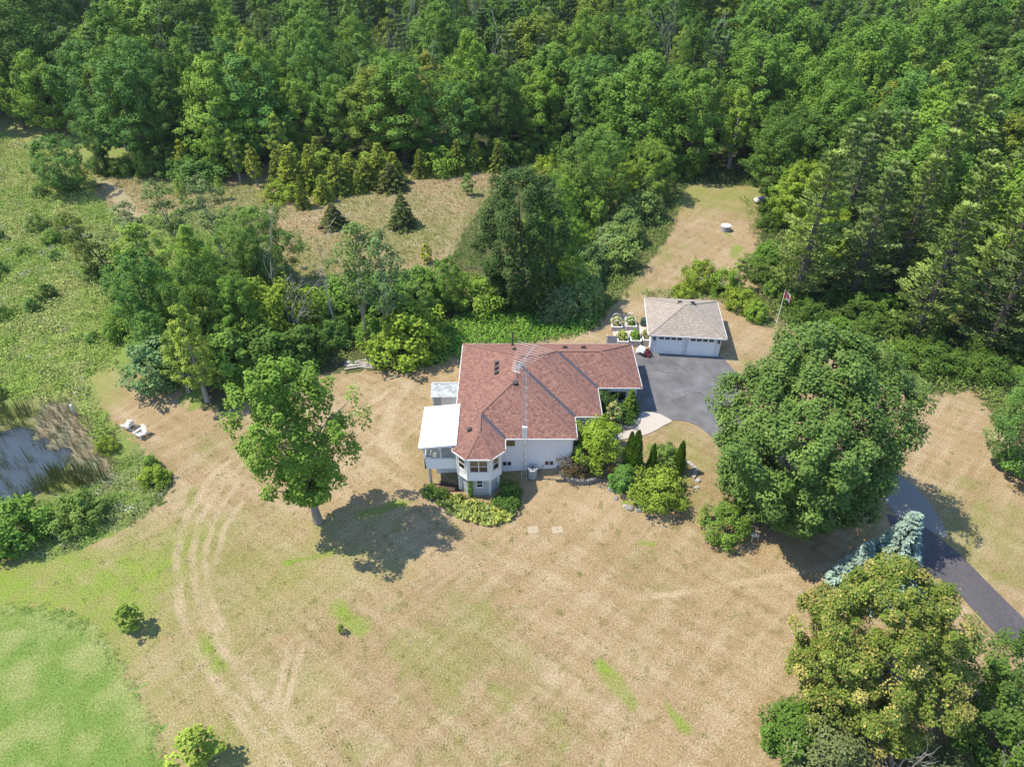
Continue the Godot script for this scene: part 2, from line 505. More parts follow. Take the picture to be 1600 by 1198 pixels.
func pine_kind(h: float, R: float, ca: Color, cz: Color, cb: float, leafs: int) -> Array:
	# white pine: long limbs in whorls, each with flat plumes of needle tufts
	var b := Buf.new()
	var t := Buf.new()
	t.col = Color(0.14, 0.12, 0.10)
	t.tube([Vector3.ZERO, Vector3(0.1, h * 0.5, 0), Vector3(0, h * 0.98, 0.1)], [h * 0.022, h * 0.014, 0.03], 7)
	var y := cb
	while y < h * 0.97:
		var f := (y - cb) / (h - cb)
		var r := R * (pow(1 - f, 0.75) * 0.92 + 0.08) * (0.55 + 0.45 * ss(0, 0.2, f))
		var n := rng.randi_range(4, 6)
		var a0 := rnd(0, TAU)
		for k in n:
			var a := a0 + TAU * k / n + rnd(-0.3, 0.3)
			var u := Vector3(cos(a), 0, sin(a))
			var len := r * rnd(0.6, 1.15)
			var p0 := Vector3(0, y, 0)
			var mid := p0 + u * len * 0.55 + Vector3(0, len * rnd(0.0, 0.12), 0)
			var tip := p0 + u * len + Vector3(0, len * rnd(0.05, 0.28), 0)
			t.tube([p0, mid, tip], [0.06 + 0.008 * len, 0.04, 0.015], 4, false)
			var side := u.cross(Vector3.UP)
			var shade := rnd(0.8, 1.18)
			var m := rng.randf()
			for j in int(leafs * (0.4 + 0.6 * len / R)):
				var g := sqrt(rnd(0.06, 1.0))
				var base := p0.lerp(mid, g / 0.55) if g < 0.55 else mid.lerp(tip, (g - 0.55) / 0.45)
				var wd := len * 0.36 * sin(PI * clampf(g * 0.8 + 0.15, 0, 1))
				var p := base + side * rnd(-wd, wd) + Vector3(0, rnd(-0.12, 0.22), 0)
				var al := (u * 0.8 + side * rnd(-0.8, 0.8) + Vector3(0, rnd(0.1, 0.9), 0)).normalized()
				var nn := (Vector3.UP + rdir() * 0.6).normalized()
				var q := ca.lerp(cz, clampf(m * 0.5 + rng.randf() * 0.5, 0, 1)) * (shade * rnd(0.85, 1.15))
				b.col = Color(q.r, q.g, q.b)
				b.leaf(p, al, nn, rnd(0.35, 0.6), rnd(0.1, 0.18), 0.3)
		y += rnd(0.75, 1.15) * h / 17.0
	return [b.mesh(), t.mesh(), h]

func spruce_kind(h: float, R: float, ca: Color, cz: Color, whorls: int, per: int, sprays: int, L: float, W := 0.0) -> Array:
	var b := Buf.new()
	var t := Buf.new()
	if W == 0.0: W = L * 0.38
	t.col = Color(0.13, 0.10, 0.08)
	t.tube([Vector3.ZERO, Vector3(0, h * 0.97, 0)], [h * 0.022 + 0.02, 0.015], 6)
	for i in whorls:
		var f := (i + 0.3) / whorls
		var y := h * (0.04 + 0.94 * f)
		var r := R * pow(1 - f, 0.82) * rnd(0.88, 1.1)
		var n := maxi(4, int(per * (0.45 + 0.55 * (1 - f))))
		var a0 := rnd(0, TAU)
		for k in n:
			var a := a0 + TAU * k / n + rnd(-0.2, 0.2)
			var u := Vector3(cos(a), 0, sin(a))
			var side := u.cross(Vector3.UP)
			var len := r * rnd(0.78, 1.12)
			var shade := rnd(0.82, 1.16)
			var p0 := Vector3(0, y + len * 0.12, 0)
			var tip := Vector3(0, y, 0) + u * len - Vector3(0, len * 0.16, 0) + Vector3(0, rnd(-0.08, 0.1), 0)
			t.tube([p0, tip], [0.018 + h * 0.0012, 0.006], 3, false)
			for j in sprays:
				var g := sqrt(rnd(0.05, 1.0))
				var p := p0.lerp(tip, g)
				var sd := rnd(-1, 1)
				var al := (u * 0.75 + side * sd + Vector3(0, rnd(-0.35, 0.3), 0)).normalized()
				var nn := (Vector3.UP + u * 0.25 + rdir() * 0.5).normalized()
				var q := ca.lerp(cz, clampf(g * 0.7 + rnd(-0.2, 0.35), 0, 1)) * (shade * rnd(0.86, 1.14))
				b.col = Color(q.r, q.g, q.b)
				var l := L * rnd(0.7, 1.2) * (0.5 + 0.5 * (1 - f) + 0.2)
				b.leaf(p, al, nn, l, W * l / L, 0.25)
	return [b.mesh(), t.mesh(), h]

func cedar_kind(h: float, R: float, ca: Color, cz: Color, n: int) -> Array:
	# columnar cedar: dense upright sprays
	var b := Buf.new()
	var t := Buf.new()
	t.col = Color(0.14, 0.1, 0.07)
	t.tube([Vector3.ZERO, Vector3(0, h * 0.9, 0)], [0.07, 0.015], 6)
	for i in n:
		var f := pow(rng.randf(), 1.25)
		var a := rnd(0, TAU)
		var r := R * (pow(1 - f, 0.62) * ss(-0.12, 0.12, f)) * (1.0 + 0.16 * sin(a * 5 + f * 9)) * rnd(0.8, 1.04)
		var u := Vector3(cos(a), 0, sin(a))
		var p := u * r + Vector3(0, f * h * 0.97 + 0.05, 0)
		var al := (Vector3.UP * 0.9 + u * 0.35 + rdir() * 0.3).normalized()
		var nn := (u + Vector3.UP * 0.3 + rdir() * 0.5).normalized()
		var q := ca.lerp(cz, rng.randf()) * rnd(0.85, 1.15)
		b.col = Color(q.r, q.g, q.b)
		b.leaf(p - al * 0.1, al, nn, rnd(0.16, 0.28), rnd(0.07, 0.12), 0.3)
	return [b.mesh(), t.mesh(), h]

func dead_kind(h: float, spread: float, col: Color, stems := 1, thick := 1.0) -> Array:
	var t := Buf.new()
	t.col = col
	for s in stems:
		var lean := Vector3(rnd(-1, 1), 0, rnd(-1, 1)) * spread * (0.15 if stems == 1 else 0.5)
		_twig(t, Vector3(lean.x * 0.1, 0, lean.z * 0.1), (Vector3.UP * h + lean) * 0.5, h * 0.011 * thick + 0.025, 4, spread)
	return [null, t.mesh(), h]

func _twig(t: Buf, p: Vector3, d: Vector3, r: float, depth: int, spread: float) -> void:
	var bend := rdir() * d.length() * 0.1
	var e := p + d
	t.tube([p, p + d * 0.5 + bend, e], [r, r * 0.8, r * 0.6], 5 if depth > 2 else 3, false)
	if depth == 0: return
	for k in (3 if depth > 1 else 2):
		var from := p + d * rnd(0.45, 1.0) if k > 0 else e
		var nd := (d.normalized() * 0.9 + rdir() * (0.45 if k == 0 else 0.85) + Vector3(0, 0.12, 0)).normalized() * d.length() * (rnd(0.6, 0.75) if k == 0 else rnd(0.35, 0.6))
		_twig(t, from, nd, r * (0.62 if k == 0 else 0.42), depth - 1, spread)

func plant(called: String, kind: Array, at: Vector3, hh: float, turn: float, lm: Material, label: String, category: String, group := "", wide := 1.0) -> Node3D:
	var o := thing(called, label, category, at, turn, group)
	var k: float = hh / kind[2]
	o.scale = Vector3(k * wide, k, k * wide)
	if kind[1] != null: part("trunk" if kind[0] != null else "dead_limbs", kind[1], M.bark, o)
	if kind[0] != null: part("crown", kind[0], lm, o)
	return o

func shrub_kind(h: float, R: float, nc: int, nl: int, L: float, ca: Color, cz: Color, extra := {}) -> Array:
	var S := {"h": h, "cb": -h * 0.12, "R": R, "s": 0.75, "e": 0.5, "nc": nc, "nl": nl, "L": L, "ca": ca, "cz": cz, "cr": R * 0.36, "lump": 0.3, "r0": 0.05, "limbs": 7, "top": 0.6}
	S.merge(extra, true)
	return tree_kind(S)

func tuft_mesh(blades: int, h: float, spread: float, w: float, leafy := 0) -> ArrayMesh:
	var b := Buf.new()
	for i in blades:
		var a := rnd(0, TAU)
		var u := Vector3(cos(a), 0, sin(a))
		var s := u.cross(Vector3.UP)
		var g := rnd(0.82, 1.15)
		b.col = Color(g, g, g)
		var p := u * rnd(0, spread * 0.5)
		var hh := h * rnd(0.6, 1.1)
		var tip := p + u * spread * rnd(0.1, 0.8) + Vector3(0, hh, 0)
		var mid := p.lerp(tip, 0.55) + Vector3(0, hh * 0.12, 0)
		b.tri(p - s * w * 0.5, p + s * w * 0.5, mid + s * w * 0.4)
		b.tri(p - s * w * 0.5, mid + s * w * 0.4, mid - s * w * 0.4)
		b.tri(mid - s * w * 0.4, mid + s * w * 0.4, tip)
	for i in leafy:
		var d := rdir()
		d.y = absf(d.y)
		var g := rnd(0.8, 1.15)
		b.col = Color(g, g, g)
		var p := Vector3(d.x * spread, h * (0.25 + 0.75 * d.y), d.z * spread) * rnd(0.6, 1.0)
		var n := (d + Vector3.UP * 0.7 + rdir() * 0.5).normalized()
		var al := (n.cross(rdir()) + d * 0.4).normalized()
		b.leaf(p, al, n, rnd(0.7, 1.2) * w, w * 0.65)
	return b.mesh()

func scatter(area: PackedVector2Array, spacing: float, avoid: Array, jitter := 0.9) -> Array:
	var o: Array = []
	var mn := area[0]
	var mx := area[0]
	for q in area: mn = mn.min(q); mx = mx.max(q)
	var z := mn.y
	while z < mx.y:
		var x := mn.x
		while x < mx.x:
			var p := Vector2(x + rnd(-0.5, 0.5) * spacing * jitter, z + rnd(-0.5, 0.5) * spacing * jitter)
			x += spacing
			if not Geometry2D.is_point_in_polygon(p, area): continue
			var ok := true
			for v in avoid:
				if Geometry2D.is_point_in_polygon(p, v): ok = false; break
			if ok: o.append(p)
		z += spacing
	return o

func tufts(called: String, mesh: Mesh, m: Material, pts: Array, smin: float, smax: float, ca: Color, cz: Color, label: String, category: String, odd := Color.BLACK, odd_share := 0.0) -> void:
	var xf: Array = []
	var cs: Array = []
	for p in pts:
		var k := rnd(smin, smax) * (1.0 + 0.5 * n2.get_noise_2d(p.x * 2, p.y * 2))
		xf.append(Transform3D(Basis(Vector3.UP, rnd(0, TAU)).scaled(Vector3(k, k * rnd(0.8, 1.2), k)), Vector3(p.x, hgt(p.x, p.y) - 0.02, p.y)))
		var q := ca.lerp(cz, clampf(0.5 + n2.get_noise_2d(p.x, p.y) * 1.3 + n1.get_noise_2d(p.x, p.y) + rnd(-0.25, 0.25), 0, 1))
		if rng.randf() < odd_share: q = odd
		cs.append(q * rnd(0.85, 1.15))
	stuff(called, mesh, m, xf, cs, label, category)

# ---------------------------------------------------------------- buildings
func clip(p: PackedVector2Array, n: Vector2, k: float) -> PackedVector2Array:
	# the part of a convex outline where n . q >= k
	var o := PackedVector2Array()
	for i in p.size():
		var a := p[i]
		var b := p[(i + 1) % p.size()]
		var da := n.dot(a) - k
		var db := n.dot(b) - k
		if da >= 0: o.append(a)
		if (da > 0 and db < 0) or (da < 0 and db > 0): o.append(a.lerp(b, da / (da - db)))
	return o if o.size() > 2 else PackedVector2Array()

func edges_of(p: PackedVector2Array) -> Array:
	var mid := Vector2.ZERO
	for q in p: mid += q / p.size()
	var o: Array = []
	for i in p.size():
		var t := (p[(i + 1) % p.size()] - p[i]).normalized()
		var n := Vector2(-t.y, t.x)
		if n.dot(mid - p[i]) < 0: n = -n
		o.append([n, n.dot(p[i]), t])
	return o

func roof_height(feet: Array, q: Vector2) -> float:
	var best := -99.0
	for f in feet:
		var d := 99.0
		for e in f: d = minf(d, e[0].dot(q) - e[1])
		best = maxf(best, d)
	return best

func area_of(p: PackedVector2Array) -> float:
	var a := 0.0
	for i in p.size(): a += p[i].cross(p[(i + 1) % p.size()])
	return absf(a) * 0.5

# Hip roofs of one pitch over several outlines, joined where they cross, laid in courses of shingles that overlap.
func hip_roof(outlines_: Array, pitch: float, y0: float, course: float) -> ArrayMesh:
	var b := Buf.new()
	var feet: Array = []
	for f in outlines_: feet.append(edges_of(f))
	var cw := course * cos(atan(pitch))
	for k in feet.size():
		for i in feet[k].size():
			var e: Array = feet[k][i]
			var face: PackedVector2Array = outlines_[k]
			for j in feet[k].size():
				if j != i and face.size(): face = clip(face, feet[k][j][0] - e[0], feet[k][j][1] - e[1])
			var pieces: Array = [face]
			for m in feet.size():
				if m == k: continue
				var eps := -0.0005 if m < k else 0.0005
				var left: Array = []
				for p in pieces:
					var rest: PackedVector2Array = p
					for g in feet[m]:
						if rest.is_empty(): break
						var n: Vector2 = g[0] - e[0]
						var c: float = g[1] - e[1] + eps
						if n.length() < 1e-4:
							if c > 0:      # the other roof is lower here throughout
								left.append(rest); rest = PackedVector2Array()
							continue
						var outside := clip(rest, -n, -c)
						if outside.size(): left.append(outside)
						rest = clip(rest, n, c)
				pieces = left
			for p in pieces:
				if p.is_empty() or area_of(p) < 0.002: continue
				_courses(b, p, e, pitch, y0, cw)
	return b.mesh()

func _courses(b: Buf, p: PackedVector2Array, e: Array, pitch: float, y0: float, cw: float) -> void:
	var n: Vector2 = e[0]
	var lo := 99.0
	var hi := -99.0
	for q in p:
		lo = minf(lo, n.dot(q) - e[1]); hi = maxf(hi, n.dot(q) - e[1])
	for r in range(int(floor(lo / cw + 1e-4)), int(ceil(hi / cw - 1e-4))):
		var s := clip(clip(p, n, e[1] + r * cw), -n, -(e[1] + (r + 1) * cw))
		if s.is_empty(): continue
		var pts: Array[Vector3] = []
		var uvs: Array[Vector2] = []
		var low: Array[Vector2] = []
		for q in s:
			var d: float = n.dot(q) - e[1]
			pts.append(Vector3(q.x, y0 + pitch * d + 0.024 * (1.0 - (d - r * cw) / cw), q.y))
			uvs.append(Vector2(q.dot(e[2]), d / cw * 0.2))
			if absf(d - r * cw) < 1e-3: low.append(q)
		for i in range(1, pts.size() - 1):
			var order := [0, i, i + 1] if (pts[i] - pts[0]).cross(pts[i + 1] - pts[0]).y < 0 else [0, i + 1, i]
			for k in order:
				b.v.append(pts[k]); b.c.append(Color.WHITE); b.uv.append(uvs[k])
		if low.size() >= 2:
			var yl := y0 + pitch * r * cw
			var a0 := Vector3(low[0].x, yl, low[0].y)
			var a1 := Vector3(low[1].x, yl, low[1].y)
			var u := Vector3(0, 0.024, 0)
			b.quad(a0, a1, a1 + u, a0 + u)
			for k in 6: b.uv.append(Vector2(low[0].dot(e[2]) if k in [0, 3, 5] else low[1].dot(e[2]), (r + 0.02) * 0.2))

func shingle_texture(cols: Array, sd: int, rows := 20, tabs := 26) -> ImageTexture:
	var r := RandomNumberGenerator.new()
	r.seed = sd
	var im := Image.create(560, 600, false, Image.FORMAT_RGB8)
	var rh := 600 / rows
	for j in rows:
		var x := 0
		while x < 560:
			var w := int(560.0 / tabs * r.randf_range(0.6, 1.5))
			var c: Color = cols[r.randi() % cols.size()]
			c = (c * r.randf_range(0.93, 1.07)).linear_to_srgb()
			im.fill_rect(Rect2i(x, j * rh, w, rh), c)
			x += w
	for k in 26000:
		var x := r.randi() % 560
		var y := r.randi() % 600
		var c := im.get_pixel(x, y) * r.randf_range(0.8, 1.2)
		im.fill_rect(Rect2i(x, y, 2, 2), c)
	return ImageTexture.create_from_image(im)

func strip_on_roof(b: Buf, feet: Array, pitch: float, y0: float, a: Vector2, z: Vector2, w: float, lift: float, thick := 0.02) -> void:
	var n := maxi(1, int(a.distance_to(z) / 0.33))
	for i in n:
		var p := a.lerp(z, float(i) / n)
		var q := a.lerp(z, (i + 0.96) / n)
		var A := Vector3(p.x, y0 + pitch * roof_height(feet, p) + lift, p.y)
		var B := Vector3(q.x, y0 + pitch * roof_height(feet, q) + lift, q.y)
		var x := (B - A).normalized()
		var s := x.cross(Vector3.UP).normalized()
		b.box(Vector3(0, -thick, -w / 2), Vector3(A.distance_to(B), thick, w / 2), Transform3D(Basis(x, s.cross(x), s), A))

func frame_of(a: Vector2, z: Vector2) -> Transform3D:
	var d := (z - a).normalized()
	return Transform3D(Basis(Vector3(d.x, 0, d.y), Vector3.UP, Vector3(-d.y, 0, d.x)), Vector3(a.x, 0, a.y))

func siding(parent: Node3D, called: String, a: Vector2, z: Vector2, y0: float, y1: float, m: Material, board := 0.2, flat_panel := false) -> Transform3D:
	var f := frame_of(a, z)
	var len := a.distance_to(z)
	var w := part(called, null, m, parent)
	var b := Buf.new()
	b.box(Vector3(0, y0, -0.12), Vector3(len, y1, 0), f)
	w.mesh = b.mesh()
	if not flat_panel:
		var s := Buf.new()
		var n := maxi(1, int(round(len / board)))
		for i in n:
			var g := rnd(0.96, 1.0)
			s.col = Color(g, g, g)
			s.box(Vector3(len * i / n + 0.008, y0 + 0.01, 0.001), Vector3(len * (i + 1) / n - 0.008, y1 - 0.01, 0.022), f)
		var sp := part("siding", s.mesh(), m, w)
		sp.set_meta("kind", "stuff")
	return f

func window(parent: Node3D, f: Transform3D, x0: float, x1: float, y0: float, y1: float, cols := 1, rows := 1, panes: Array = [], deep := 0.05) -> MeshInstance3D:
	var b := Buf.new()
	var t := 0.055
	for k in [[x0, y0, x1, y0 + t], [x0, y1 - t, x1, y1], [x0, y0 + t, x0 + t, y1 - t], [x1 - t, y0 + t, x1, y1 - t]]:
		b.box(Vector3(k[0], k[1], 0.024), Vector3(k[2], k[3], 0.024 + deep), f)
	b.box(Vector3(x0 - 0.05, y0 - 0.05, 0.024), Vector3(x1 + 0.05, y0 - 0.002, 0.034 + deep), f)
	for i in range(1, cols):
		var x := lerpf(x0, x1, float(i) / cols)
		b.box(Vector3(x - 0.035, y0 + t, 0.024), Vector3(x + 0.035, y1 - t, 0.022 + deep), f)
	for j in range(1, rows):
		var y := lerpf(y0, y1, float(j) / rows)
		b.box(Vector3(x0 + t, y - 0.022, 0.024), Vector3(x1 - t, y + 0.022, 0.02 + deep), f)
	var w := part("window", b.mesh(), M.white, parent)
	var dx := (x1 - x0) / cols
	var dy := (y1 - y0) / rows
	for i in cols:
		for j in rows:
			var p := Buf.new()
			p.box(Vector3(x0 + i * dx + 0.03, y0 + j * dy + 0.02, 0.0235), Vector3(x0 + (i + 1) * dx - 0.03, y0 + (j + 1) * dy - 0.02, 0.034), f)
			part("pane", p.mesh(), panes[j] if j < panes.size() else M.pane, w)
	return w

func roof_vent(parent: Node3D, feet: Array, pitch: float, y0: float, at: Vector2, size := 0.34) -> void:
	var b := Buf.new()
	var y := y0 + pitch * roof_height(feet, at)
	var gx := (roof_height(feet, at + Vector2(0.1, 0)) - roof_height(feet, at - Vector2(0.1, 0))) / 0.2
	var gz := (roof_height(feet, at + Vector2(0, 0.1)) - roof_height(feet, at - Vector2(0, 0.1))) / 0.2
	var nn := Vector3(-gx * pitch, 1, -gz * pitch).normalized()
	var down := (Vector3(-gx, -pitch, -gz)).normalized()
	down = (down - nn * nn.dot(down)).normalized()
	var f := Transform3D(Basis(down.cross(nn).normalized() * -1, nn, down), Vector3(at.x, y + 0.02, at.y))
	b.box(Vector3(-size * 0.7, 0, -size * 0.7), Vector3(size * 0.7, 0.02, size * 0.7), f)
	b.box(Vector3(-size * 0.45, 0.02, -size * 0.4), Vector3(size * 0.45, 0.17, size * 0.4), f)
	b.box(Vector3(-size * 0.52, 0.17, -size * 0.45), Vector3(size * 0.52, 0.20, size * 0.52), f)
	part("roof_vent", b.mesh(), M.vent, parent)

func build_house() -> void:
	var H := thing("bungalow", "white sided bungalow with a red shingle hip roof, bay and tall aerial", "house")
	var EY := 2.6
	var pitch := 0.45
	var foot := [poly([-4.8, -55.5, 11.68, -55.5, 11.68, -48.43, -4.8, -48.43]), poly([-4.8, -55.5, 7.68, -55.5, 7.68, -44.43, -4.8, -44.43]), poly([-4.8, -55.5, 5.34, -55.5, 5.34, -41.63, -4.8, -41.63]), poly([-4.8, -50, -0.55, -50, -0.55, -40.22, -1.62, -39.19, -3.73, -39.19, -4.8, -40.22])]
	var feet: Array = []
	for f in foot: feet.append(edges_of(f))
	var eave := poly([-4.8, -55.5, 11.68, -55.5, 11.68, -48.43, 7.68, -48.43, 7.68, -44.43, 5.34, -44.43, 5.34, -41.63, -0.55, -41.63, -0.55, -40.22, -1.62, -39.19, -3.73, -39.19, -4.8, -40.22])
	var roof := part("roof", hip_roof(foot, pitch, EY, 0.2), M.shingle, H)
	var caps := Buf.new()
	for l in [[5.34, -41.63, 0.27, -46.7], [0.27, -46.7, -2.66, -43.77], [0.27, -46.7, 0.27, -49.4], [7.68, -44.43, 2.15, -49.97], [0.73, -49.97, 2.15, -49.97], [2.15, -49.97, 4.15, -51.97], [4.15, -51.97, 8.15, -51.97], [8.15, -51.97, 11.68, -48.43], [8.15, -51.97, 11.68, -55.5], [-4.8, -55.5, 0.73, -49.97], [-2.675, -41.4, -2.67, -43.7], [-0.55, -40.22, -2.6, -41.35], [-1.62, -39.19, -2.65, -41.3], [-3.73, -39.19, -2.7, -41.3], [-4.8, -40.22, -2.75, -41.35]]:
		strip_on_roof(caps, feet, pitch, EY, Vector2(l[0], l[1]), Vector2(l[2], l[3]), 0.26, 0.012, 0.022)
	part("ridge_cap", caps.mesh(), M.shingle_cap, roof)
	for l in [[7.66, -48.45, 4.2, -51.91], [5.32, -44.45, 0.42, -49.35], [-0.57, -41.65, -2.6, -43.68]]:
		var v := Buf.new()
		strip_on_roof(v, feet, pitch, EY, Vector2(l[0], l[1]), Vector2(l[2], l[3]), 0.34, 0.052, 0.012)
		part("valley_flashing", v.mesh(), M.valley, roof)
	for q in [[-1.35, -50.0], [-1.35, -49.25], [-1.35, -48.55], [0.27, -46.35], [-3.45, -42.0], [0.25, -52.4]]:
		roof_vent(roof, feet, pitch, EY, Vector2(q[0], q[1]))
	for q in [[5.0, -53.2], [6.75, -53.2]]:
		roof_vent(roof, feet, pitch, EY, Vector2(q[0], q[1]), 0.4)
	var pp := Buf.new()
	pp.tube([Vector3(0.05, 3.0, -54.6), Vector3(0.05, 4.55, -54.6)], [0.055, 0.055], 10)
	pp.lathe([Vector2(0.055, 3.3), Vector2(0.14, 3.0)], 10, Vector3(0.05, 0.1, -54.6))
	part("vent_pipe", pp.mesh(), M.vent, roof)
	# soffit and fascia
	var sf := Buf.new()
	var idx := Geometry2D.triangulate_polygon(eave)
	for i in range(0, idx.size(), 3):
		var a := eave[idx[i]]
		var b := eave[idx[i + 1]]
		var c := eave[idx[i + 2]]
		sf.tri(Vector3(a.x, EY - 0.13, a.y), Vector3(b.x, EY - 0.13, b.y), Vector3(c.x, EY - 0.13, c.y))
	part("soffit", sf.mesh(), M.white, H)
	for i in eave.size():
		var a := eave[i]
		var b := eave[(i + 1) % eave.size()]
		var f := frame_of(b, a)
		# the outline runs clockwise seen from above, so the outside lies on its left hand
		var g := Buf.new()
		g.box(Vector3(0.0, EY - 0.16, -0.02), Vector3(a.distance_to(b), EY - 0.01, 0.0), Transform3D(f.basis, f.origin))
		g.box(Vector3(0.0, EY - 0.1, 0.002), Vector3(a.distance_to(b), EY + 0.002, 0.055), f)
		part("gutter", g.mesh(), M.white, H)
	# upper walls
	var B := -0.1
	var F1 := siding(H, "wall", Vector2(-0.95, -42.0), Vector2(4.95, -42.0), -2.6, 2.48, M.siding)
	siding(H, "wall", Vector2(4.95, -42.0), Vector2(4.95, -44.8), -2.4, 2.48, M.siding)
	var F2 := siding(H, "wall", Vector2(4.95, -44.8), Vector2(7.3, -44.8), -1.5, 2.48, M.siding)
	siding(H, "wall", Vector2(7.3, -44.8), Vector2(7.3, -48.8), -1.2, 2.48, M.siding)
	var F3 := siding(H, "wall", Vector2(7.3, -48.8), Vector2(11.3, -48.8), -1.0, 2.48, M.siding)
	var FR := siding(H, "wall", Vector2(11.3, -48.8), Vector2(11.3, -55.1), -1.0, 2.48, M.siding)
	var FB := siding(H, "wall", Vector2(11.3, -55.1), Vector2(-4.45, -55.1), -1.0, 2.48, M.siding)
	var FL := siding(H, "wall", Vector2(-4.45, -55.1), Vector2(-4.45, -40.4), -2.6, 2.48, M.siding)
	var bay := [Vector2(-4.45, -40.4), Vector2(-3.62, -39.6), Vector2(-1.73, -39.6), Vector2(-0.95, -40.35), Vector2(-0.95, -42.0)]
	for i in 4:
		var f := siding(H, "bay_wall", bay[i], bay[i + 1], B, 2.48, M.siding, 0.2, true)
		var len: float = bay[i].distance_to(bay[i + 1])
		if i == 1: window(H, f, 0.2, len - 0.2, 0.82, 2.12, 2, 2, [M.pane, M.pane_blind])
		elif i != 3: window(H, f, 0.2, len - 0.2, 0.82, 2.12, 1, 2, [M.pane, M.pane_blind])
		var cp := Buf.new()
		cp.box(Vector3(-0.07, B - 0.02, -0.07), Vector3(0.07, 2.47, 0.07), Transform3D(Basis(Vector3.UP, PI / 8), Vector3(bay[i].x, 0, bay[i].y)))
		cp.box(Vector3(0.06, B - 0.06, -0.05), Vector3(len - 0.06, B + 0.1, 0.035), f)
		part("corner_trim", cp.mesh(), M.white, H)
	# lower storey of the bay stands a little further in, behind grey lattice panels
	var low := [Vector2(-4.25, -40.5), Vector2(-3.52, -39.85), Vector2(-1.83, -39.85), Vector2(-1.15, -40.5), Vector2(-1.15, -42.0)]
	var bf := Buf.new()
	for i in range(1, 4):
		bf.quad(Vector3(bay[0].x, B, bay[0].y), Vector3(bay[i].x, B, bay[i].y), Vector3(bay[i + 1].x, B, bay[i + 1].y), Vector3(bay[i + 1].x, B, bay[i + 1].y))
	part("bay_floor", bf.mesh(), M.white, H)
	for i in 4:
		var f := siding(H, "lattice_wall", low[i], low[i + 1], -2.7, B - 0.02, M.grey_panel, 0.24)
		var len: float = low[i].distance_to(low[i + 1])
		if i == 1: window(H, f, len * 0.5 - 0.28, len * 0.5 + 0.28, -1.15, -0.3, 1, 2)
		var cp := Buf.new()
		cp.box(Vector3(-0.08, -2.7, -0.08), Vector3(0.08, B - 0.03, 0.08), Transform3D(Basis(Vector3.UP, PI / 8), Vector3(low[i].x, 0, low[i].y)))
		part("post", cp.mesh(), M.white, H)
	# front windows, the ledge of the foundation, corner boards
	window(H, F1, 0.35, 1.25, 1.45, 2.2, 1, 1, [M.pane_blind])
	window(H, F1, 0.12, 0.92, -0.78, -0.2, 2, 1)
	window(H, F1, 3.7, 4.5, -0.72, -0.15, 2, 1)
	var tr := Buf.new()
	tr.box(Vector3(0, -0.14, 0.022), Vector3(5.9, -0.06, 0.04), F1)
	tr.box(Vector3(5.82, -2.4, 0.0225), Vector3(5.92, 2.47, 0.045), F1)
	part("trim", tr.mesh(), M.white, H)
	window(H, F3, 1.6, 3.1, 0.9, 2.0, 2, 1)
	window(H, FR, 1.2, 2.2, 1.0, 2.0, 1, 1)
	window(H, FR, 3.8, 5.2, 1.0, 2.0, 2, 1)
	window(H, FB, 3.0, 4.4, 1.0, 2.0, 2, 1)
	window(H, FB, 9.0, 10.4, 1.0, 2.0, 2, 1)
	var dr := Buf.new()
	dr.box(Vector3(0.7, -0.05, 0.023), Vector3(1.65, 2.05, 0.07), F2)
	var door := part("door", dr.mesh(), M.door, H)
	var kb := Buf.new()
	kb.lathe([Vector2(0.0, 0.03), Vector2(0.035, 0.0), Vector2(0.0, -0.03)], 8, F2 * Vector3(0.8, 0.98, 0.1))
	part("handle", kb.mesh(), M.metal, door)
	# downspout at the left of the bay
	var ds := Buf.new()
	ds.tube([Vector3(5.02, 2.45, -41.9), Vector3(5.02, -1.0, -41.9), Vector3(5.15, -1.1, -41.6)], [0.045, 0.045, 0.045], 6)
	part("downspout", ds.mesh(), M.white, H)

	# sunroom on posts with a flat white roof
	var S := thing("sunroom", "white sunroom on a post with a plain white flat roof, against the bungalow", "sunroom")
	var rf := Buf.new()
	var ang := atan2(0.36, 3.05)
	rf.box(Vector3(-3.08, -0.05, -2.6), Vector3(0, 0.05, 2.6), Transform3D(Basis(Vector3(0, 0, 1), ang), Vector3(-4.46, 2.86, -43.2)))
	rf.box(Vector3(-3.12, -0.1, -2.62), Vector3(-3.082, 0.07, 2.62), Transform3D(Basis(Vector3(0, 0, 1), ang), Vector3(-4.46, 2.86, -43.2)))
	rf.box(Vector3(-3.08, -0.1, 2.601), Vector3(0, 0.07, 2.64), Transform3D(Basis(Vector3(0, 0, 1), ang), Vector3(-4.46, 2.86, -43.2)))
	part("roof", rf.mesh(), M.roof_white, S)
	var q := [Vector2(-7.25, -45.5), Vector2(-7.25, -40.95), Vector2(-4.47, -40.95)]
	var fl := Buf.new()
	fl.box(Vector3(-7.25, -0.12, -45.5), Vector3(-4.59, 0.02, -41.08))
	part("floor", fl.mesh(), M.grey_panel, S)
	for i in 2:
		var f := siding(S, "panel_wall", q[i], q[i + 1], -0.12, 0.98, M.roof_white, 0.2, true)
		var len: float = q[i].distance_to(q[i + 1])
		var n := 4 if i == 0 else 2
		var w := Buf.new()
		for k in n + 1:
			w.box(Vector3(len * k / n - (0.0 if k == 0 else 0.06), 0.98, -0.09), Vector3(len * k / n + (0.06 if k < n else 0.0), 2.42, -0.02), f)
		w.box(Vector3(0.06, 2.26, -0.088), Vector3(len - 0.06, 2.42, -0.022), f)
		w.box(Vector3(0.06, 0.981, -0.1), Vector3(len - 0.06, 1.03, 0.02), f)
		var win := part("window", w.mesh(), M.white, S)
		for k in n:
			var p := Buf.new()
			p.box(Vector3(len * k / n + 0.062, 1.032, -0.058), Vector3(len * (k + 1) / n - 0.062, 2.258, -0.052), f)
			part("pane", p.mesh(), M.glass, win)
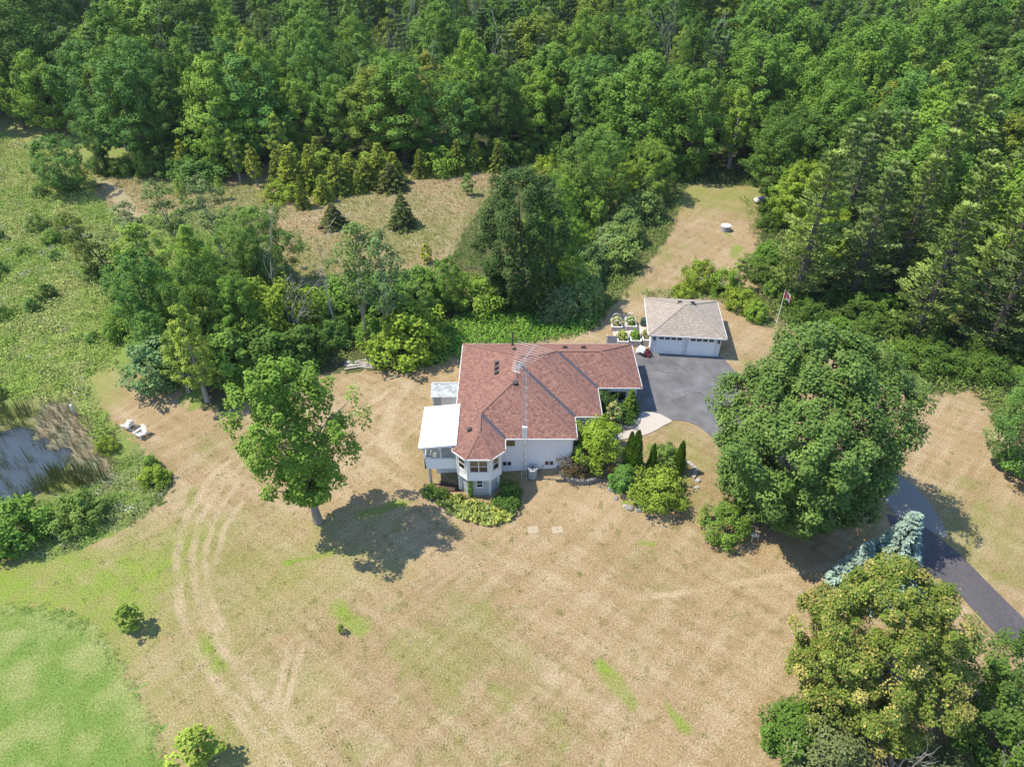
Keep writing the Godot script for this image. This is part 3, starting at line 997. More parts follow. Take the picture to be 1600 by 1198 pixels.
	var ps := Buf.new()
	ps.box(Vector3(-6.95, -2.7, -41.2), Vector3(-6.78, -0.12, -41.05))
	part("post", ps.mesh(), M.grey_panel, S)
	var lw := siding(S, "lower_wall", Vector2(-6.5, -42.2), Vector2(-4.47, -42.2), -2.7, -0.13, M.siding)
	siding(S, "lower_wall", Vector2(-6.5, -45.4), Vector2(-6.5, -42.2), -2.7, -0.13, M.siding)
	window(S, lw, 0.25, 1.9, -1.35, -0.55, 2, 1)
	var dsp := Buf.new()
	dsp.tube([Vector3(-7.3, 2.3, -40.9), Vector3(-7.05, -0.2, -40.95), Vector3(-6.98, -2.2, -40.95), Vector3(-7.6, -2.28, -40.3)], [0.04, 0.04, 0.04, 0.04], 6)
	part("downspout", dsp.mesh(), M.white, S)
	for k in 2:
		var c := thing("sunroom_chair", ["white armchair at the corner window inside the sunroom", "white armchair beside the middle window post inside the sunroom"][k], "chair", Vector3(-6.5 + k * 0.85, 0.02, -42.1 - 0.3 * k), 0.3 * k, "armchairs inside the sunroom")
		part("seat", boxmesh(Vector3(-0.3, 0.25, -0.3), Vector3(0.3, 0.46, 0.3)), M.cushion, c)
		part("backrest", boxmesh(Vector3(-0.3, 0.46, -0.3), Vector3(0.3, 1.05, -0.18)), M.cushion, c)
		for s in [-1, 1]: part("armrest", boxmesh(Vector3(s * 0.33 - 0.05, 0.0, -0.3), Vector3(s * 0.33 + 0.05, 0.66, 0.3)), M.cushion, c)

	# shed beside the left wall
	var D := thing("garden_shed", "small white shed with a pale grey shingle roof behind the sunroom", "shed", Vector3(-6.15, hgt(-6.1, -49.5), -49.3))
	var sx := [Vector2(-1.05, -1.0), Vector2(-1.05, 0.9), Vector2(1.25, 0.9), Vector2(1.25, -1.0)]
	var sf2 := siding(D, "wall", sx[1], sx[2], -0.2, 1.75, M.siding)
	siding(D, "wall", sx[0], sx[1], -0.2, 1.75, M.siding)
	siding(D, "wall", sx[2], sx[3], -0.2, 1.75, M.siding)
	siding(D, "wall", sx[3], sx[0], -0.2, 1.75, M.siding)
	part("door", boxmesh(Vector3(-0.95, -0.1, 0.923), Vector3(-0.3, 1.6, 0.95)), M.grey_panel, D)
	var sr := Buf.new()
	for r in 8:
		for side in [0, 1]:
			var za := 1.08 - r * 0.135 if side == 0 else -1.18 + r * 0.135
			var dz := -0.15 if side == 0 else 0.15
			for k in 9:
				var g := rnd(0.62, 1.1)
				sr.col = Color(g, g, g)
				var xa := -1.2 + k * 0.29 + (0.0 if r % 2 else -0.12)
				var xb := minf(xa + 0.285, 1.4)
				xa = maxf(xa, -1.2)
				var y := 1.74 + r * 0.085
				sr.quad(Vector3(xa, y + 0.015, za), Vector3(xb, y + 0.015, za), Vector3(xb, y + 0.095, za + dz), Vector3(xa, y + 0.095, za + dz))
	var rp := part("roof", sr.mesh(), M.shed_roof, D)
	for x in [-1.05, 1.25]:
		var gb := Buf.new()
		gb.tri(Vector3(x, 1.74, 0.9), Vector3(x, 1.74, -1.0), Vector3(x, 2.36, -0.05))
		part("gable", gb.mesh(), M.siding, D)

	# aerial mast: three-legged lattice tower in front of the wall, a cabinet half way up and a long aerial on top
	var A := thing("aerial_mast", "galvanised lattice aerial mast with a long comb aerial, before the front wall", "antenna", Vector3(1.02, hgt(1.0, -41.35), -41.33))
	var top := 11.3
	var legs: Array[Vector3] = [Vector3(-0.2, 0, 0.12), Vector3(0.2, 0, 0.12), Vector3(0, 0, -0.22)]
	for l in legs:
		var b := Buf.new()
		b.tube([l, l + Vector3(0, top, 0)], [0.026, 0.022], 6)
		part("leg", b.mesh(), M.galv, A)
	var br := Buf.new()
	for i in int(top / 0.8):
		for k in 3:
			var a := legs[k] + Vector3(0, i * 0.8, 0)
			var z := legs[(k + 1) % 3] + Vector3(0, i * 0.8, 0)
			br.tube([a, z], [0.008, 0.008], 4, false)
			br.tube([a, z + Vector3(0, 0.8, 0)], [0.008, 0.008], 4, false)
	part("bracing", br.mesh(), M.galv, A)
	part("cabinet", boxmesh(Vector3(-0.2, 4.75, 0.15), Vector3(0.2, 5.85, 0.34)), M.white, A)
	var am := Buf.new()
	am.tube([Vector3(0, top - 0.6, 0), Vector3(0, top + 0.7, 0)], [0.03, 0.025], 6)
	part("mast", am.mesh(), M.galv, A)
	var bd := Vector3(1.38, 0, -2.75).normalized()
	var ac := Vector3(0, top + 0.45, 0) - Vector3(0.02, 0, 0.9)
	var bm := Buf.new()
	bm.tube([ac - bd * 1.7, ac + bd * 1.9], [0.028, 0.028], 6)
	bm.tube([ac - bd * 1.1 - Vector3(0, 0.3, 0), ac + bd * 0.2 - Vector3(0, 0.3, 0)], [0.02, 0.02], 5)
	var boom := part("boom", bm.mesh(), M.galv, A)
	var sd := Vector3(bd.z, 0, -bd.x)
	for i in 12:
		var t := -1.6 + i * 0.31
		var l := 0.4 + i * 0.1
		var b := Buf.new()
		var m := ac + bd * t
		b.tube([m - sd * l, m + sd * l], [0.008, 0.008], 4)
		part("element", b.mesh(), M.galv, boom)
	var vv := Buf.new()
	for i in 5:
		for s in [-1, 1]:
			var m := ac - bd * (1.75 - i * 0.1) + Vector3(0, s * 0.12 * i, 0)
			vv.tube([m - sd * 0.3, m + sd * 0.3], [0.012, 0.012], 4)
	part("reflector", vv.mesh(), M.galv, boom)

	var C := thing("air_conditioner", "round grey air conditioner standing by the white front wall", "air conditioner", Vector3(1.75, hgt(1.75, -41.4), -41.35))
	var cb := Buf.new()
	cb.lathe([Vector2(0.0, 0.02), Vector2(0.4, 0.02), Vector2(0.4, 0.1), Vector2(0.385, 0.12), Vector2(0.385, 0.82), Vector2(0.4, 0.84), Vector2(0.4, 0.93), Vector2(0.3, 0.97), Vector2(0.3, 0.94), Vector2(0.0, 0.94)], 24)
	for i in 36:
		var a := TAU * i / 36
		cb.box(Vector3(-0.008, 0.13, 0.386), Vector3(0.008, 0.81, 0.402), Transform3D(Basis(Vector3.UP, a), Vector3.ZERO))
	part("case", cb.mesh(), M.ac_grey, C)
	var fb := Buf.new()
	for i in 4: fb.box(Vector3(0.03, 0.945, -0.05), Vector3(0.28, 0.955, 0.05), Transform3D(Basis(Vector3.UP, i * PI / 2), Vector3.ZERO))
	fb.lathe([Vector2(0.06, 0.941), Vector2(0.06, 0.975), Vector2(0.0, 0.975)], 12)
	part("fan", fb.mesh(), M.black, C)
	var hose := Buf.new()
	hose.tube([Vector3(0.36, 0.5, -0.05), Vector3(0.75, 0.62, -0.2), Vector3(0.95, 0.65, -0.64)], [0.03, 0.03, 0.03], 6)
	part("hose", hose.mesh(), M.black, C)

func build_garage() -> void:
	var G := thing("garage", "detached white two-door garage with a beige hip roof beyond the driveway", "garage", Vector3(17.56, 0.0, -57.35), -0.1)
	var W := 3.45
	var D := 6.6
	var EY := 2.45
	var pitch := 0.42
	var o := poly([-W - 0.42, -D - 0.42, W + 0.42, -D - 0.42, W + 0.42, 0.42, -W - 0.42, 0.42])
	var feet := [edges_of(o)]
	var roof := part("roof", hip_roof([o], pitch, EY, 0.2), M.shingle_tan, G)
	var cap := Buf.new()
	var rx := (W + 0.42) - (D + 0.84) / 2
	var zm := -D / 2
	for l in [[W + 0.42, 0.42, rx, zm], [-W - 0.42, 0.42, -rx, zm], [W + 0.42, -D - 0.42, rx, zm], [-W - 0.42, -D - 0.42, -rx, zm], [-rx, zm, rx, zm]]:
		strip_on_roof(cap, feet, pitch, EY, Vector2(l[0], l[1]), Vector2(l[2], l[3]), 0.25, 0.012, 0.022)
	part("ridge_cap", cap.mesh(), M.shingle_tan_cap, roof)
	for q in [[-0.55, zm - 0.7], [0.75, zm - 0.7]]: roof_vent(roof, feet, pitch, EY, Vector2(q[0], q[1]), 0.4)
	for i in 4:
		var a := o[i]
		var b := o[(i + 1) % 4]
		var f := frame_of(b, a)
		var g := Buf.new()
		g.box(Vector3(0, EY - 0.17, -0.02), Vector3(a.distance_to(b), EY - 0.01, 0), f)
		g.box(Vector3(0.0, EY - 0.1, 0.002), Vector3(a.distance_to(b), EY + 0.002, 0.055), f)
		part("gutter", g.mesh(), M.white, G)
	part("soffit", boxmesh(Vector3(-W - 0.4, EY - 0.13, -D - 0.4), Vector3(W + 0.4, EY - 0.11, 0.4)), M.white, G)
	var f := siding(G, "wall", Vector2(-W, 0), Vector2(W, 0), -0.15, EY - 0.13, M.siding, 0.24)
	siding(G, "wall", Vector2(W, 0), Vector2(W, -D), -0.15, EY - 0.13, M.siding, 0.24)
	siding(G, "wall", Vector2(W, -D), Vector2(-W, -D), -0.15, EY - 0.13, M.siding, 0.24)
	siding(G, "wall", Vector2(-W, -D), Vector2(-W, 0), -0.15, EY - 0.13, M.siding, 0.24)
	for k in 2:
		var x0 := 0.55 if k == 0 else 3.7
		var x1 := x0 + 2.65
		var d := Buf.new()
		for r in 5:
			var y := 0.02 + r * 0.42
			d.box(Vector3(x0, y, 0.024), Vector3(x1, y + 0.41, 0.055), f)
		var door := part("garage_door", d.mesh(), M.roof_white, G)
		var t := Buf.new()
		t.box(Vector3(x0 - 0.11, -0.1, 0.024), Vector3(x0 - 0.004, 2.24, 0.085), f)
		t.box(Vector3(x1 + 0.004, -0.1, 0.024), Vector3(x1 + 0.11, 2.24, 0.085), f)
		t.box(Vector3(x0 - 0.003, 2.13, 0.024), Vector3(x1 + 0.003, 2.24, 0.085), f)
		part("frame", t.mesh(), M.white, door)
		for i in 4:
			var p := Buf.new()
			var px := x0 + 0.2 + i * 0.6
			p.box(Vector3(px, 1.78, 0.056), Vector3(px + 0.46, 2.04, 0.066), f)
			part("pane", p.mesh(), M.pane, door)
		var h := Buf.new()
		h.box(Vector3(x0 + 1.25, 0.3, 0.056), Vector3(x0 + 1.4, 0.34, 0.08), f)
		part("handle", h.mesh(), M.metal, door)
	for x in [0.22, 6.62]:
		var l := Buf.new()
		l.box(Vector3(x, 1.75, 0.024), Vector3(x + 0.1, 2.0, 0.05), f)
		l.box(Vector3(x - 0.03, 1.68, 0.05), Vector3(x + 0.13, 1.95, 0.2), f)
		l.box(Vector3(x - 0.05, 1.95, 0.04), Vector3(x + 0.15, 1.99, 0.22), f)
		part("wall_lantern", l.mesh(), M.black, G)

# ---------------------------------------------------------------- small things
func adirondack(at: Vector3, turn: float, label: String) -> void:
	var c := thing("adirondack_chair", label, "chair", at, turn, "white slatted chairs on the grass by the pond")
	for s in [-1, 1]:
		part("leg", boxmesh(Vector3(s * 0.36 - 0.03, 0, 0.32), Vector3(s * 0.36 + 0.03, 0.56, 0.44)), M.white, c)
		part("armrest", boxmesh(Vector3(s * 0.38 - 0.09, 0.56, -0.35), Vector3(s * 0.38 + 0.09, 0.6, 0.5)), M.white, c)
		var b := Buf.new()
		b.box(Vector3(s * 0.3 - 0.025, -0.06, -0.7), Vector3(s * 0.3 + 0.025, 0.06, 0.45), Transform3D(Basis(Vector3.RIGHT, -0.28), Vector3(0, 0.28, 0)))
		part("side_rail", b.mesh(), M.white, c)
	for i in 5:
		var b := Buf.new()
		b.box(Vector3(-0.33, -0.012, -0.05), Vector3(0.33, 0.012, 0.05), Transform3D(Basis(Vector3.RIGHT, -0.28), Vector3(0, 0.46 - 0.032 * i, 0.4 - 0.115 * i)))
		part("seat_slat", b.mesh(), M.white, c)
	for i in 5:
		var b := Buf.new()
		var x := -0.28 + i * 0.14
		b.box(Vector3(x - 0.06, 0, -0.012), Vector3(x + 0.06, 0.86 - absf(i - 2) * 0.06, 0.012), Transform3D(Basis(Vector3.RIGHT, -0.42), Vector3(0, 0.28, -0.2)))
		part("back_slat", b.mesh(), M.white, c)

func planter(at: Vector3, turn: float, w: float, d: float, h: float, label: String, kind: Array, tint: Material, crop: String) -> void:
	var o := thing("raised_bed", label, "planter", at, turn, "raised vegetable beds beside the garage")
	for k in 4:
		for r in 2:
			var b := Buf.new()
			var y0 := r * h / 2 + 0.004
			var y1 := (r + 1) * h / 2 - 0.004
			match k:
				0: b.box(Vector3(-w / 2, y0, d / 2 - 0.05), Vector3(w / 2, y1, d / 2))
				1: b.box(Vector3(-w / 2, y0, -d / 2), Vector3(w / 2, y1, -d / 2 + 0.05))
				2: b.box(Vector3(-w / 2, y0, -d / 2 + 0.051), Vector3(-w / 2 + 0.05, y1, d / 2 - 0.051))
				3: b.box(Vector3(w / 2 - 0.05, y0, -d / 2 + 0.051), Vector3(w / 2, y1, d / 2 - 0.051))
			part("plank", b.mesh(), M.bed_wood, o)
	var rim := Buf.new()
	rim.box(Vector3(-w / 2 - 0.03, h, d / 2 - 0.09), Vector3(w / 2 + 0.03, h + 0.03, d / 2 + 0.03))
	rim.box(Vector3(-w / 2 - 0.03, h, -d / 2 - 0.03), Vector3(w / 2 + 0.03, h + 0.03, -d / 2 + 0.09))
	rim.box(Vector3(-w / 2 - 0.03, h, -d / 2 + 0.091), Vector3(-w / 2 + 0.09, h + 0.03, d / 2 - 0.091))
	rim.box(Vector3(w / 2 - 0.09, h, -d / 2 + 0.091), Vector3(w / 2 + 0.03, h + 0.03, d / 2 - 0.091))
	part("rim", rim.mesh(), M.white, o)
	part("soil", boxmesh(Vector3(-w / 2 + 0.06, 0.02, -d / 2 + 0.06), Vector3(w / 2 - 0.06, h - 0.04, d / 2 - 0.06)), M.soil, o)
	var p := thing("vegetable_plant", crop, "plant", at + Vector3(0, h - 0.05, 0), turn, "vegetables in the raised beds")
	p.scale = Vector3(w * 0.75, 0.75, d * 0.62)
	part("foliage", kind[0], tint, p)

func stone_ring(called: String, label: String, c: Vector2, rx: float, rz: float, a0: float, a1: float, n: int, h: float, rows: int, m: Material) -> void:
	var o := thing(called, label, "stone edging", gnd(c.x, c.y))
	for r in rows:
		for i in n:
			var a := lerpf(a0, a1, (i + (0.5 if r % 2 else 0.0)) / n)
			var p := Vector2(c.x + cos(a) * rx, c.y + sin(a) * rz)
			var t := Vector2(-sin(a) * rx, cos(a) * rz).normalized()
			var w := (a1 - a0) / n * (rx + rz) / 2 * 0.47
			var b := Buf.new()
			var g := rnd(0.75, 1.15)
			b.col = Color(g, g, g * 0.98)
			var hh := h / rows
			b.box(Vector3(-w, 0.0, -0.13 + rnd(-0.02, 0.02)), Vector3(w, hh - 0.012, 0.13 + rnd(-0.02, 0.02)), Transform3D(Basis(Vector3(t.x, 0, t.y), Vector3.UP, Vector3(-t.y, 0, t.x)), Vector3(p.x - c.x, hgt(p.x, p.y) - hgt(c.x, c.y) + r * hh - 0.03, p.y - c.y)))
			part("stone", b.mesh(), m, o)

func rock_mesh(r: float, squash := 0.65) -> ArrayMesh:
	var b := Buf.new()
	var k := rnd(0, 99)
	var P2 := func(i: int, j: int) -> Vector3:
		var la := PI * j / 5.0 - PI / 2
		var lo := TAU * (i % 8) / 8.0
		var d := Vector3(cos(la) * cos(lo), sin(la), cos(la) * sin(lo))
		return d * Vector3(1, squash, 0.85) * r * (1.0 + 0.5 * n1.get_noise_3d(d.x * 40 + k, d.y * 40, d.z * 40))
	for j in 5:
		for i in 8:
			b.quad(P2.call(i, j), P2.call(i, j + 1), P2.call(i + 1, j + 1), P2.call(i + 1, j))
	return b.mesh()

func build_small_things() -> void:
	adirondack(gnd(-35.9, -48.5), -1.9, "white slatted lounge chair by the pond, the one nearer the weeds")
	adirondack(gnd(-34.3, -47.4), -0.5, "white slatted lounge chair by the pond, the one on mown grass")
	solo("white_post", boxmesh(Vector3(-0.09, -0.1, -0.09), Vector3(0.09, 1.2, 0.09)), M.white, "short white post standing in the weeds beside the pond", "post", gnd(-42.2, -50.6))
	var w := thing("well", "round concrete well with a lid in the middle of the grass lane", "well", gnd(29.2, -87.0))
	var wb := Buf.new()
	wb.lathe([Vector2(0.0, -0.1), Vector2(0.66, -0.1), Vector2(0.66, 0.62), Vector2(0.6, 0.64)], 28)
	part("casing", wb.mesh(), M.concrete, w)
	var wl := Buf.new()
	wl.lathe([Vector2(0.7, 0.64), Vector2(0.7, 0.76), Vector2(0.66, 0.79), Vector2(0.0, 0.8)], 28)
	part("lid", wl.mesh(), M.concrete_pale, w)
	var wh := Buf.new()
	wh.tube([Vector3(-0.1, 0.79, 0), Vector3(-0.08, 0.86, 0), Vector3(0.08, 0.86, 0), Vector3(0.1, 0.79, 0)], [0.015, 0.015, 0.015, 0.015], 5)
	part("handle", wh.mesh(), M.metal, w)
	# septic tank lids let into the lawn
	for k in 2:
		var x: float = [1.69, 3.63][k]
		var o := thing("tank_lid", ["square weathered tank lid set in the lawn, nearer the bay's flower bed", "square weathered tank lid set in the lawn, farther from the bay's flower bed"][k], "lid", gnd(x, -36.2), 0.15, "tank lids in the front lawn")
		part("slab", boxmesh(Vector3(-0.42, -0.1, -0.36), Vector3(0.42, 0.035, 0.36)), M.lid, o)
		part("handle", boxmesh(Vector3(-0.1, 0.035, -0.02), Vector3(0.1, 0.06, 0.02)), M.metal, o)
	# stack of old planks at the edge of the bushes
	var wp := thing("plank_pile", "loose pile of grey weathered planks at the foot of the bushes", "wood pile", gnd(-15.3, -55.6), 0.15)
	for i in 11:
		var b := Buf.new()
		b.box(Vector3(-1.35, 0, -0.09), Vector3(1.35 * rnd(0.6, 1.0), 0.045, 0.09), Transform3D(Basis(Vector3.UP, rnd(-0.25, 0.25)), Vector3(rnd(-0.2, 0.2), 0.03 + (i / 4) * 0.06, -0.5 + (i % 4) * 0.33)))
		part("plank", b.mesh(), M.old_wood, wp)
	# white bench and pale stones at the edge of the lane
	var bn := thing("white_cart", "white covered garden cart at the far end of the grass lane", "cart", gnd(36.6, -96.6), 0.3)
	var bb := Buf.new()
	for i in 8:
		var a := PI * i / 8
		var c := PI * (i + 1) / 8
		bb.quad(Vector3(-0.75, 0.35 + sin(a) * 0.55, cos(a) * 0.5), Vector3(-0.75, 0.35 + sin(c) * 0.55, cos(c) * 0.5), Vector3(0.75, 0.35 + sin(c) * 0.55, cos(c) * 0.5), Vector3(0.75, 0.35 + sin(a) * 0.55, cos(a) * 0.5))
		for s in [-0.75, 0.75]: bb.tri(Vector3(s, 0.35, 0), Vector3(s, 0.35 + sin(a) * 0.55, cos(a) * 0.5), Vector3(s, 0.35 + sin(c) * 0.55, cos(c) * 0.5))
	part("cover", bb.mesh(), M.white, bn)
	part("tray", boxmesh(Vector3(-0.7, 0.2, -0.45), Vector3(0.7, 0.345, 0.45)), M.galv, bn)
	for s in [-1, 1]:
		var wheel := Buf.new()
		wheel.lathe([Vector2(0.0, -0.05), Vector2(0.2, -0.05), Vector2(0.2, 0.05), Vector2(0.0, 0.05)], 16)
		var wo := part("wheel", wheel.mesh(), M.black, bn)
		wo.transform = Transform3D(Basis(Vector3.RIGHT, PI / 2), Vector3(-0.2, 0.2, s * 0.52))
	var tp := thing("white_tarpaulin", "white tarpaulin over a low heap behind the garage bushes", "tarpaulin", gnd(24.0, -72.6))
	var tb := Buf.new()
	for i in 6:
		for j in 5:
			var q := func(a: int, c: int) -> Vector3:
				var x := -1.2 + a * 0.4
				var z := -0.8 + c * 0.32
				return Vector3(x, maxf(0.02, 0.8 * (1 - pow(x / 1.25, 2)) * (1 - pow(z / 0.85, 2)) + 0.25 * n2.get_noise_2d(a * 9, c * 9)), z)
			tb.quad(q.call(i, j), q.call(i, j + 1), q.call(i + 1, j + 1), q.call(i + 1, j))
	part("sheet", tb.mesh(), M.white, tp)
	# metal garden chair by the rounded hedge
	var mc := thing("garden_chair", "white tubular garden chair under the edge of the big maple", "chair", gnd(18.7, -34.9), 0.25)
	var fr := Buf.new()
	for s in [-0.27, 0.27]:
		fr.tube([Vector3(s, 0, 0.28), Vector3(s, 0.62, 0.26), Vector3(s, 0.64, -0.2)], [0.022, 0.022, 0.022], 6)
		fr.tube([Vector3(s, 0, -0.32), Vector3(s * 0.95, 0.45, -0.2), Vector3(s * 0.85, 0.95, -0.36)], [0.022, 0.022, 0.022], 6)
	fr.tube([Vector3(-0.23, 0.95, -0.36), Vector3(0, 1.02, -0.39), Vector3(0.23, 0.95, -0.36)], [0.022, 0.022, 0.022], 6)
	part("frame", fr.mesh(), M.white, mc)
	for i in 5: part("seat_slat", boxmesh(Vector3(-0.25, 0.43, -0.2 + i * 0.095), Vector3(0.25, 0.445, -0.12 + i * 0.095)), M.white, mc)
	# flag on its pole
	var fp := thing("flagpole", "white flagpole behind the big maple near the garage", "flagpole", gnd(28.75, -63.0))
	var pb := Buf.new()
	pb.tube([Vector3(0, -0.1, 0), Vector3(0, 4.3, 0)], [0.045, 0.03], 8)
	part("pole", pb.mesh(), M.white, fp)
	var kb := Buf.new()
	kb.lathe([Vector2(0, 4.38), Vector2(0.05, 4.34), Vector2(0.05, 4.3), Vector2(0, 4.28)], 10)
	part("finial", kb.mesh(), M.metal, fp)
	var fg := thing("flag", "red and white maple leaf flag hanging from the flagpole", "flag", gnd(28.75, -63.0))
	var cloth := func(u: float, v: float) -> Vector3:
		# hanging cloth, folded towards its lower fly corner
		return Vector3(0.05 + u * 0.85, 4.2 - v * 0.85 - u * u * 0.95, 0.16 * sin(u * 9.0 + v * 1.5) * u)
	for band in 3:
		var b := Buf.new()
		var u0: float = [0.0, 0.25, 0.75][band]
		var u1: float = [0.25, 0.75, 1.0][band]
		for i in 5:
			for j in 5:
				b.quad(cloth.call(lerpf(u0, u1, i / 5.0), j / 5.0), cloth.call(lerpf(u0, u1, i / 5.0), (j + 1) / 5.0), cloth.call(lerpf(u0, u1, (i + 1) / 5.0), (j + 1) / 5.0), cloth.call(lerpf(u0, u1, (i + 1) / 5.0), j / 5.0))
		part(["red_band", "white_band", "red_band"][band], b.mesh(), M.flag_white if band == 1 else M.flag_red, fg)
	var lf := Buf.new()
	var star := [Vector2(0, -0.36), Vector2(0.07, -0.2), Vector2(0.15, -0.24), Vector2(0.12, -0.06), Vector2(0.22, -0.12), Vector2(0.3, 0.0), Vector2(0.14, 0.14), Vector2(0.16, 0.2), Vector2(0.02, 0.19), Vector2(0.02, 0.34)]
	var full := PackedVector2Array()
	for s in star: full.append(s)
	for i in range(star.size() - 1, 0, -1): full.append(Vector2(-star[i].x, star[i].y))
	var ix := Geometry2D.triangulate_polygon(full)
	for off in [0.012, -0.012]:
		for i in range(0, ix.size(), 3):
			var t: Array[Vector3] = []
			for k in 3:
				var s: Vector2 = full[ix[i + k]]
				t.append(cloth.call(0.5 + s.x * 0.7, 0.5 + s.y) + Vector3(0, 0, off))
			lf.tri(t[0], t[1], t[2])
	part("maple_leaf", lf.mesh(), M.flag_red, fg)
	# snow blower under a white cover by the garage corner
	var sb := thing("snow_blower", "dark red garden machine half under a white cover at the garage corner", "machine", Vector3(13.55, 0, -57.3), -0.5)
	part("body", boxmesh(Vector3(-0.05, 0.2, -0.3), Vector3(0.4, 0.62, 0.3)), M.dark_red, sb)
	var au := Buf.new()
	au.tube([Vector3(0.42, 0.22, -0.36), Vector3(0.42, 0.22, 0.36)], [0.24, 0.24], 10)
	part("auger_housing", au.mesh(), M.dark_red, sb)
	var ch := Buf.new()
	ch.tube([Vector3(0.3, 0.6, 0.1), Vector3(0.32, 0.95, 0.12), Vector3(0.42, 1.1, 0.2)], [0.09, 0.08, 0.09], 8)
	part("chute", ch.mesh(), M.black, sb)
	for s in [-1, 1]:
		var wheel := Buf.new()
		wheel.lathe([Vector2(0.0, -0.07), Vector2(0.22, -0.07), Vector2(0.24, 0), Vector2(0.22, 0.07), Vector2(0.0, 0.07)], 16)
		part("wheel", wheel.mesh(), M.black, sb).transform = Transform3D(Basis(Vector3.RIGHT, PI / 2), Vector3(0.02, 0.24, s * 0.4))
		var hb := Buf.new()
		hb.tube([Vector3(0, 0.45, s * 0.22), Vector3(-0.75, 0.95, s * 0.24)], [0.02, 0.02], 5)
		part("handlebar", hb.mesh(), M.black, sb)
	var cv := Buf.new()
	for i in 6:
		for j in 6:
			var q := func(a: int, c: int) -> Vector3:
				var x := -0.85 + a * 0.15
				var z := -0.36 + c * 0.12
				return Vector3(x, 0.98 - 0.5 * pow(absf(z) / 0.36, 3) - 0.35 * pow(absf(x + 0.35) / 0.5, 3) + 0.12 * n2.get_noise_2d(a * 13, c * 13), z)
			cv.quad(q.call(i, j), q.call(i, j + 1), q.call(i + 1, j + 1), q.call(i + 1, j))
	part("cover", cv.mesh(), M.white, sb)
	# raised beds, privacy screen and barrel beside the garage
	var lush := shrub_kind(1.0, 0.62, 22, 60, 0.16, Color(0.11, 0.2, 0.03), Color(0.16, 0.26, 0.05))
	var straw := shrub_kind(1.0, 0.6, 20, 50, 0.15, Color(0.3, 0.3, 0.08), Color(0.2, 0.26, 0.07))
	var py := -0.03
	planter(Vector3(11.55, py, -59.6), -0.06, 1.1, 1.9, 0.75, "raised bed of white-rimmed planks beside the grey screen, yellowing crop", straw, M.leaf, "yellowing vegetable plants in the raised bed beside the grey screen")
	planter(Vector3(13.0 - 0.1, py, -59.75), -0.06, 1.1, 1.9, 0.75, "raised bed with a lush green crop, middle one of the front row", lush, M.leaf, "lush dark green vegetables in the middle raised bed of the front row")
	planter(Vector3(14.3 - 0.15, py, -59.9), -0.06, 1.0, 1.9, 0.75, "raised bed of white-rimmed planks touching the garage wall, straw-coloured crop", straw, M.leaf_pale, "straw-coloured vegetables in the raised bed against the garage wall")
	planter(Vector3(11.3, py, -62.6), -0.06, 1.1, 1.8, 0.6, "raised bed with white hoops behind the yellowing crop by the screen", straw, M.leaf_grey, "pale vegetables under white hoops behind the yellowing bed")
	planter(Vector3(12.85, py, -62.7), -0.06, 1.1, 1.8, 0.6, "raised bed with white hoops behind the lush green crop", lush, M.leaf_grey, "grey-green vegetables under white hoops behind the lush bed")
	for k in 2:
		var hp := thing("garden_hoop", ["white plastic hoops over the rear raised bed nearer the screen", "white plastic hoops over the rear raised bed nearer the garage"][k], "hoops", Vector3(11.3 + k * 1.55, 0.55, -62.6 - k * 0.1), -0.06, "white hoops over the rear beds")
		for i in 3:
			var b := Buf.new()
			var pts: Array = []
			var rr: Array = []
			for j in 9:
				pts.append(Vector3(cos(PI * j / 8) * 0.5, sin(PI * j / 8) * 0.75, -0.7 + i * 0.7))
				rr.append(0.03)
			b.tube(pts, rr, 6)
			part("hoop", b.mesh(), M.white, hp)
	var scn := thing("privacy_screen", "low grey board screen with a white post beside the raised beds", "screen", Vector3(10.4, py, -59.0), -0.05)
	part("post", boxmesh(Vector3(-0.62, 0, -0.06), Vector3(-0.5, 1.35, 0.06)), M.white, scn)
	for i in 6: part("board", boxmesh(Vector3(-0.48, 0.08 + i * 0.2, -0.02), Vector3(0.52, 0.265 + i * 0.2, 0.02)), M.grey_panel, scn)
	var pd := thing("paved_pad", "pinkish concrete slab pad between the raised beds", "paving", Vector3(12.7, 0, -61.2), -0.05)
	for i in 4:
		for j in 3:
			var g := rnd(0.9, 1.08)
			part("slab", boxmesh(Vector3(-1.9 + i * 0.95, -0.08, -1.9 + j * 0.9), Vector3(-0.96 + i * 0.95, 0.03, -1.01 + j * 0.9), Color(g, g, g)), M.pad, pd)
	var bl := thing("rain_barrel", "dark green rain barrel at the back of the raised beds", "barrel", Vector3(14.25, py, -62.9))
	var blb := Buf.new()
	blb.lathe([Vector2(0.0, 0.0), Vector2(0.27, 0.0), Vector2(0.32, 0.3), Vector2(0.33, 0.45), Vector2(0.32, 0.6), Vector2(0.28, 0.9), Vector2(0.25, 0.92), Vector2(0.24, 0.88), Vector2(0.0, 0.88)], 20)
	part("body", blb.mesh(), M.barrel, bl)
	# stone work round the beds
	stone_ring("curved_stone_wall", "curved grey stone retaining wall round the burgundy shrub bed", Vector2(6.1, -42.1), 2.15, 1.75, 0.15, PI - 0.1, 15, 0.5, 3, M.stone)
	stone_ring("bed_edging", "low stone edging round the entrance bed by the walkway", Vector2(9.6, -47.4), 1.9, 1.75, -0.15, PI * 0.88, 15, 0.22, 1, M.stone)
	stone_ring("pale_stone_edging", "pale stone edging curving past the last cedar column", Vector2(13.7, -40.9), 1.6, 1.15, -1.5, 0.75, 9, 0.22, 1, M.stone_pale)
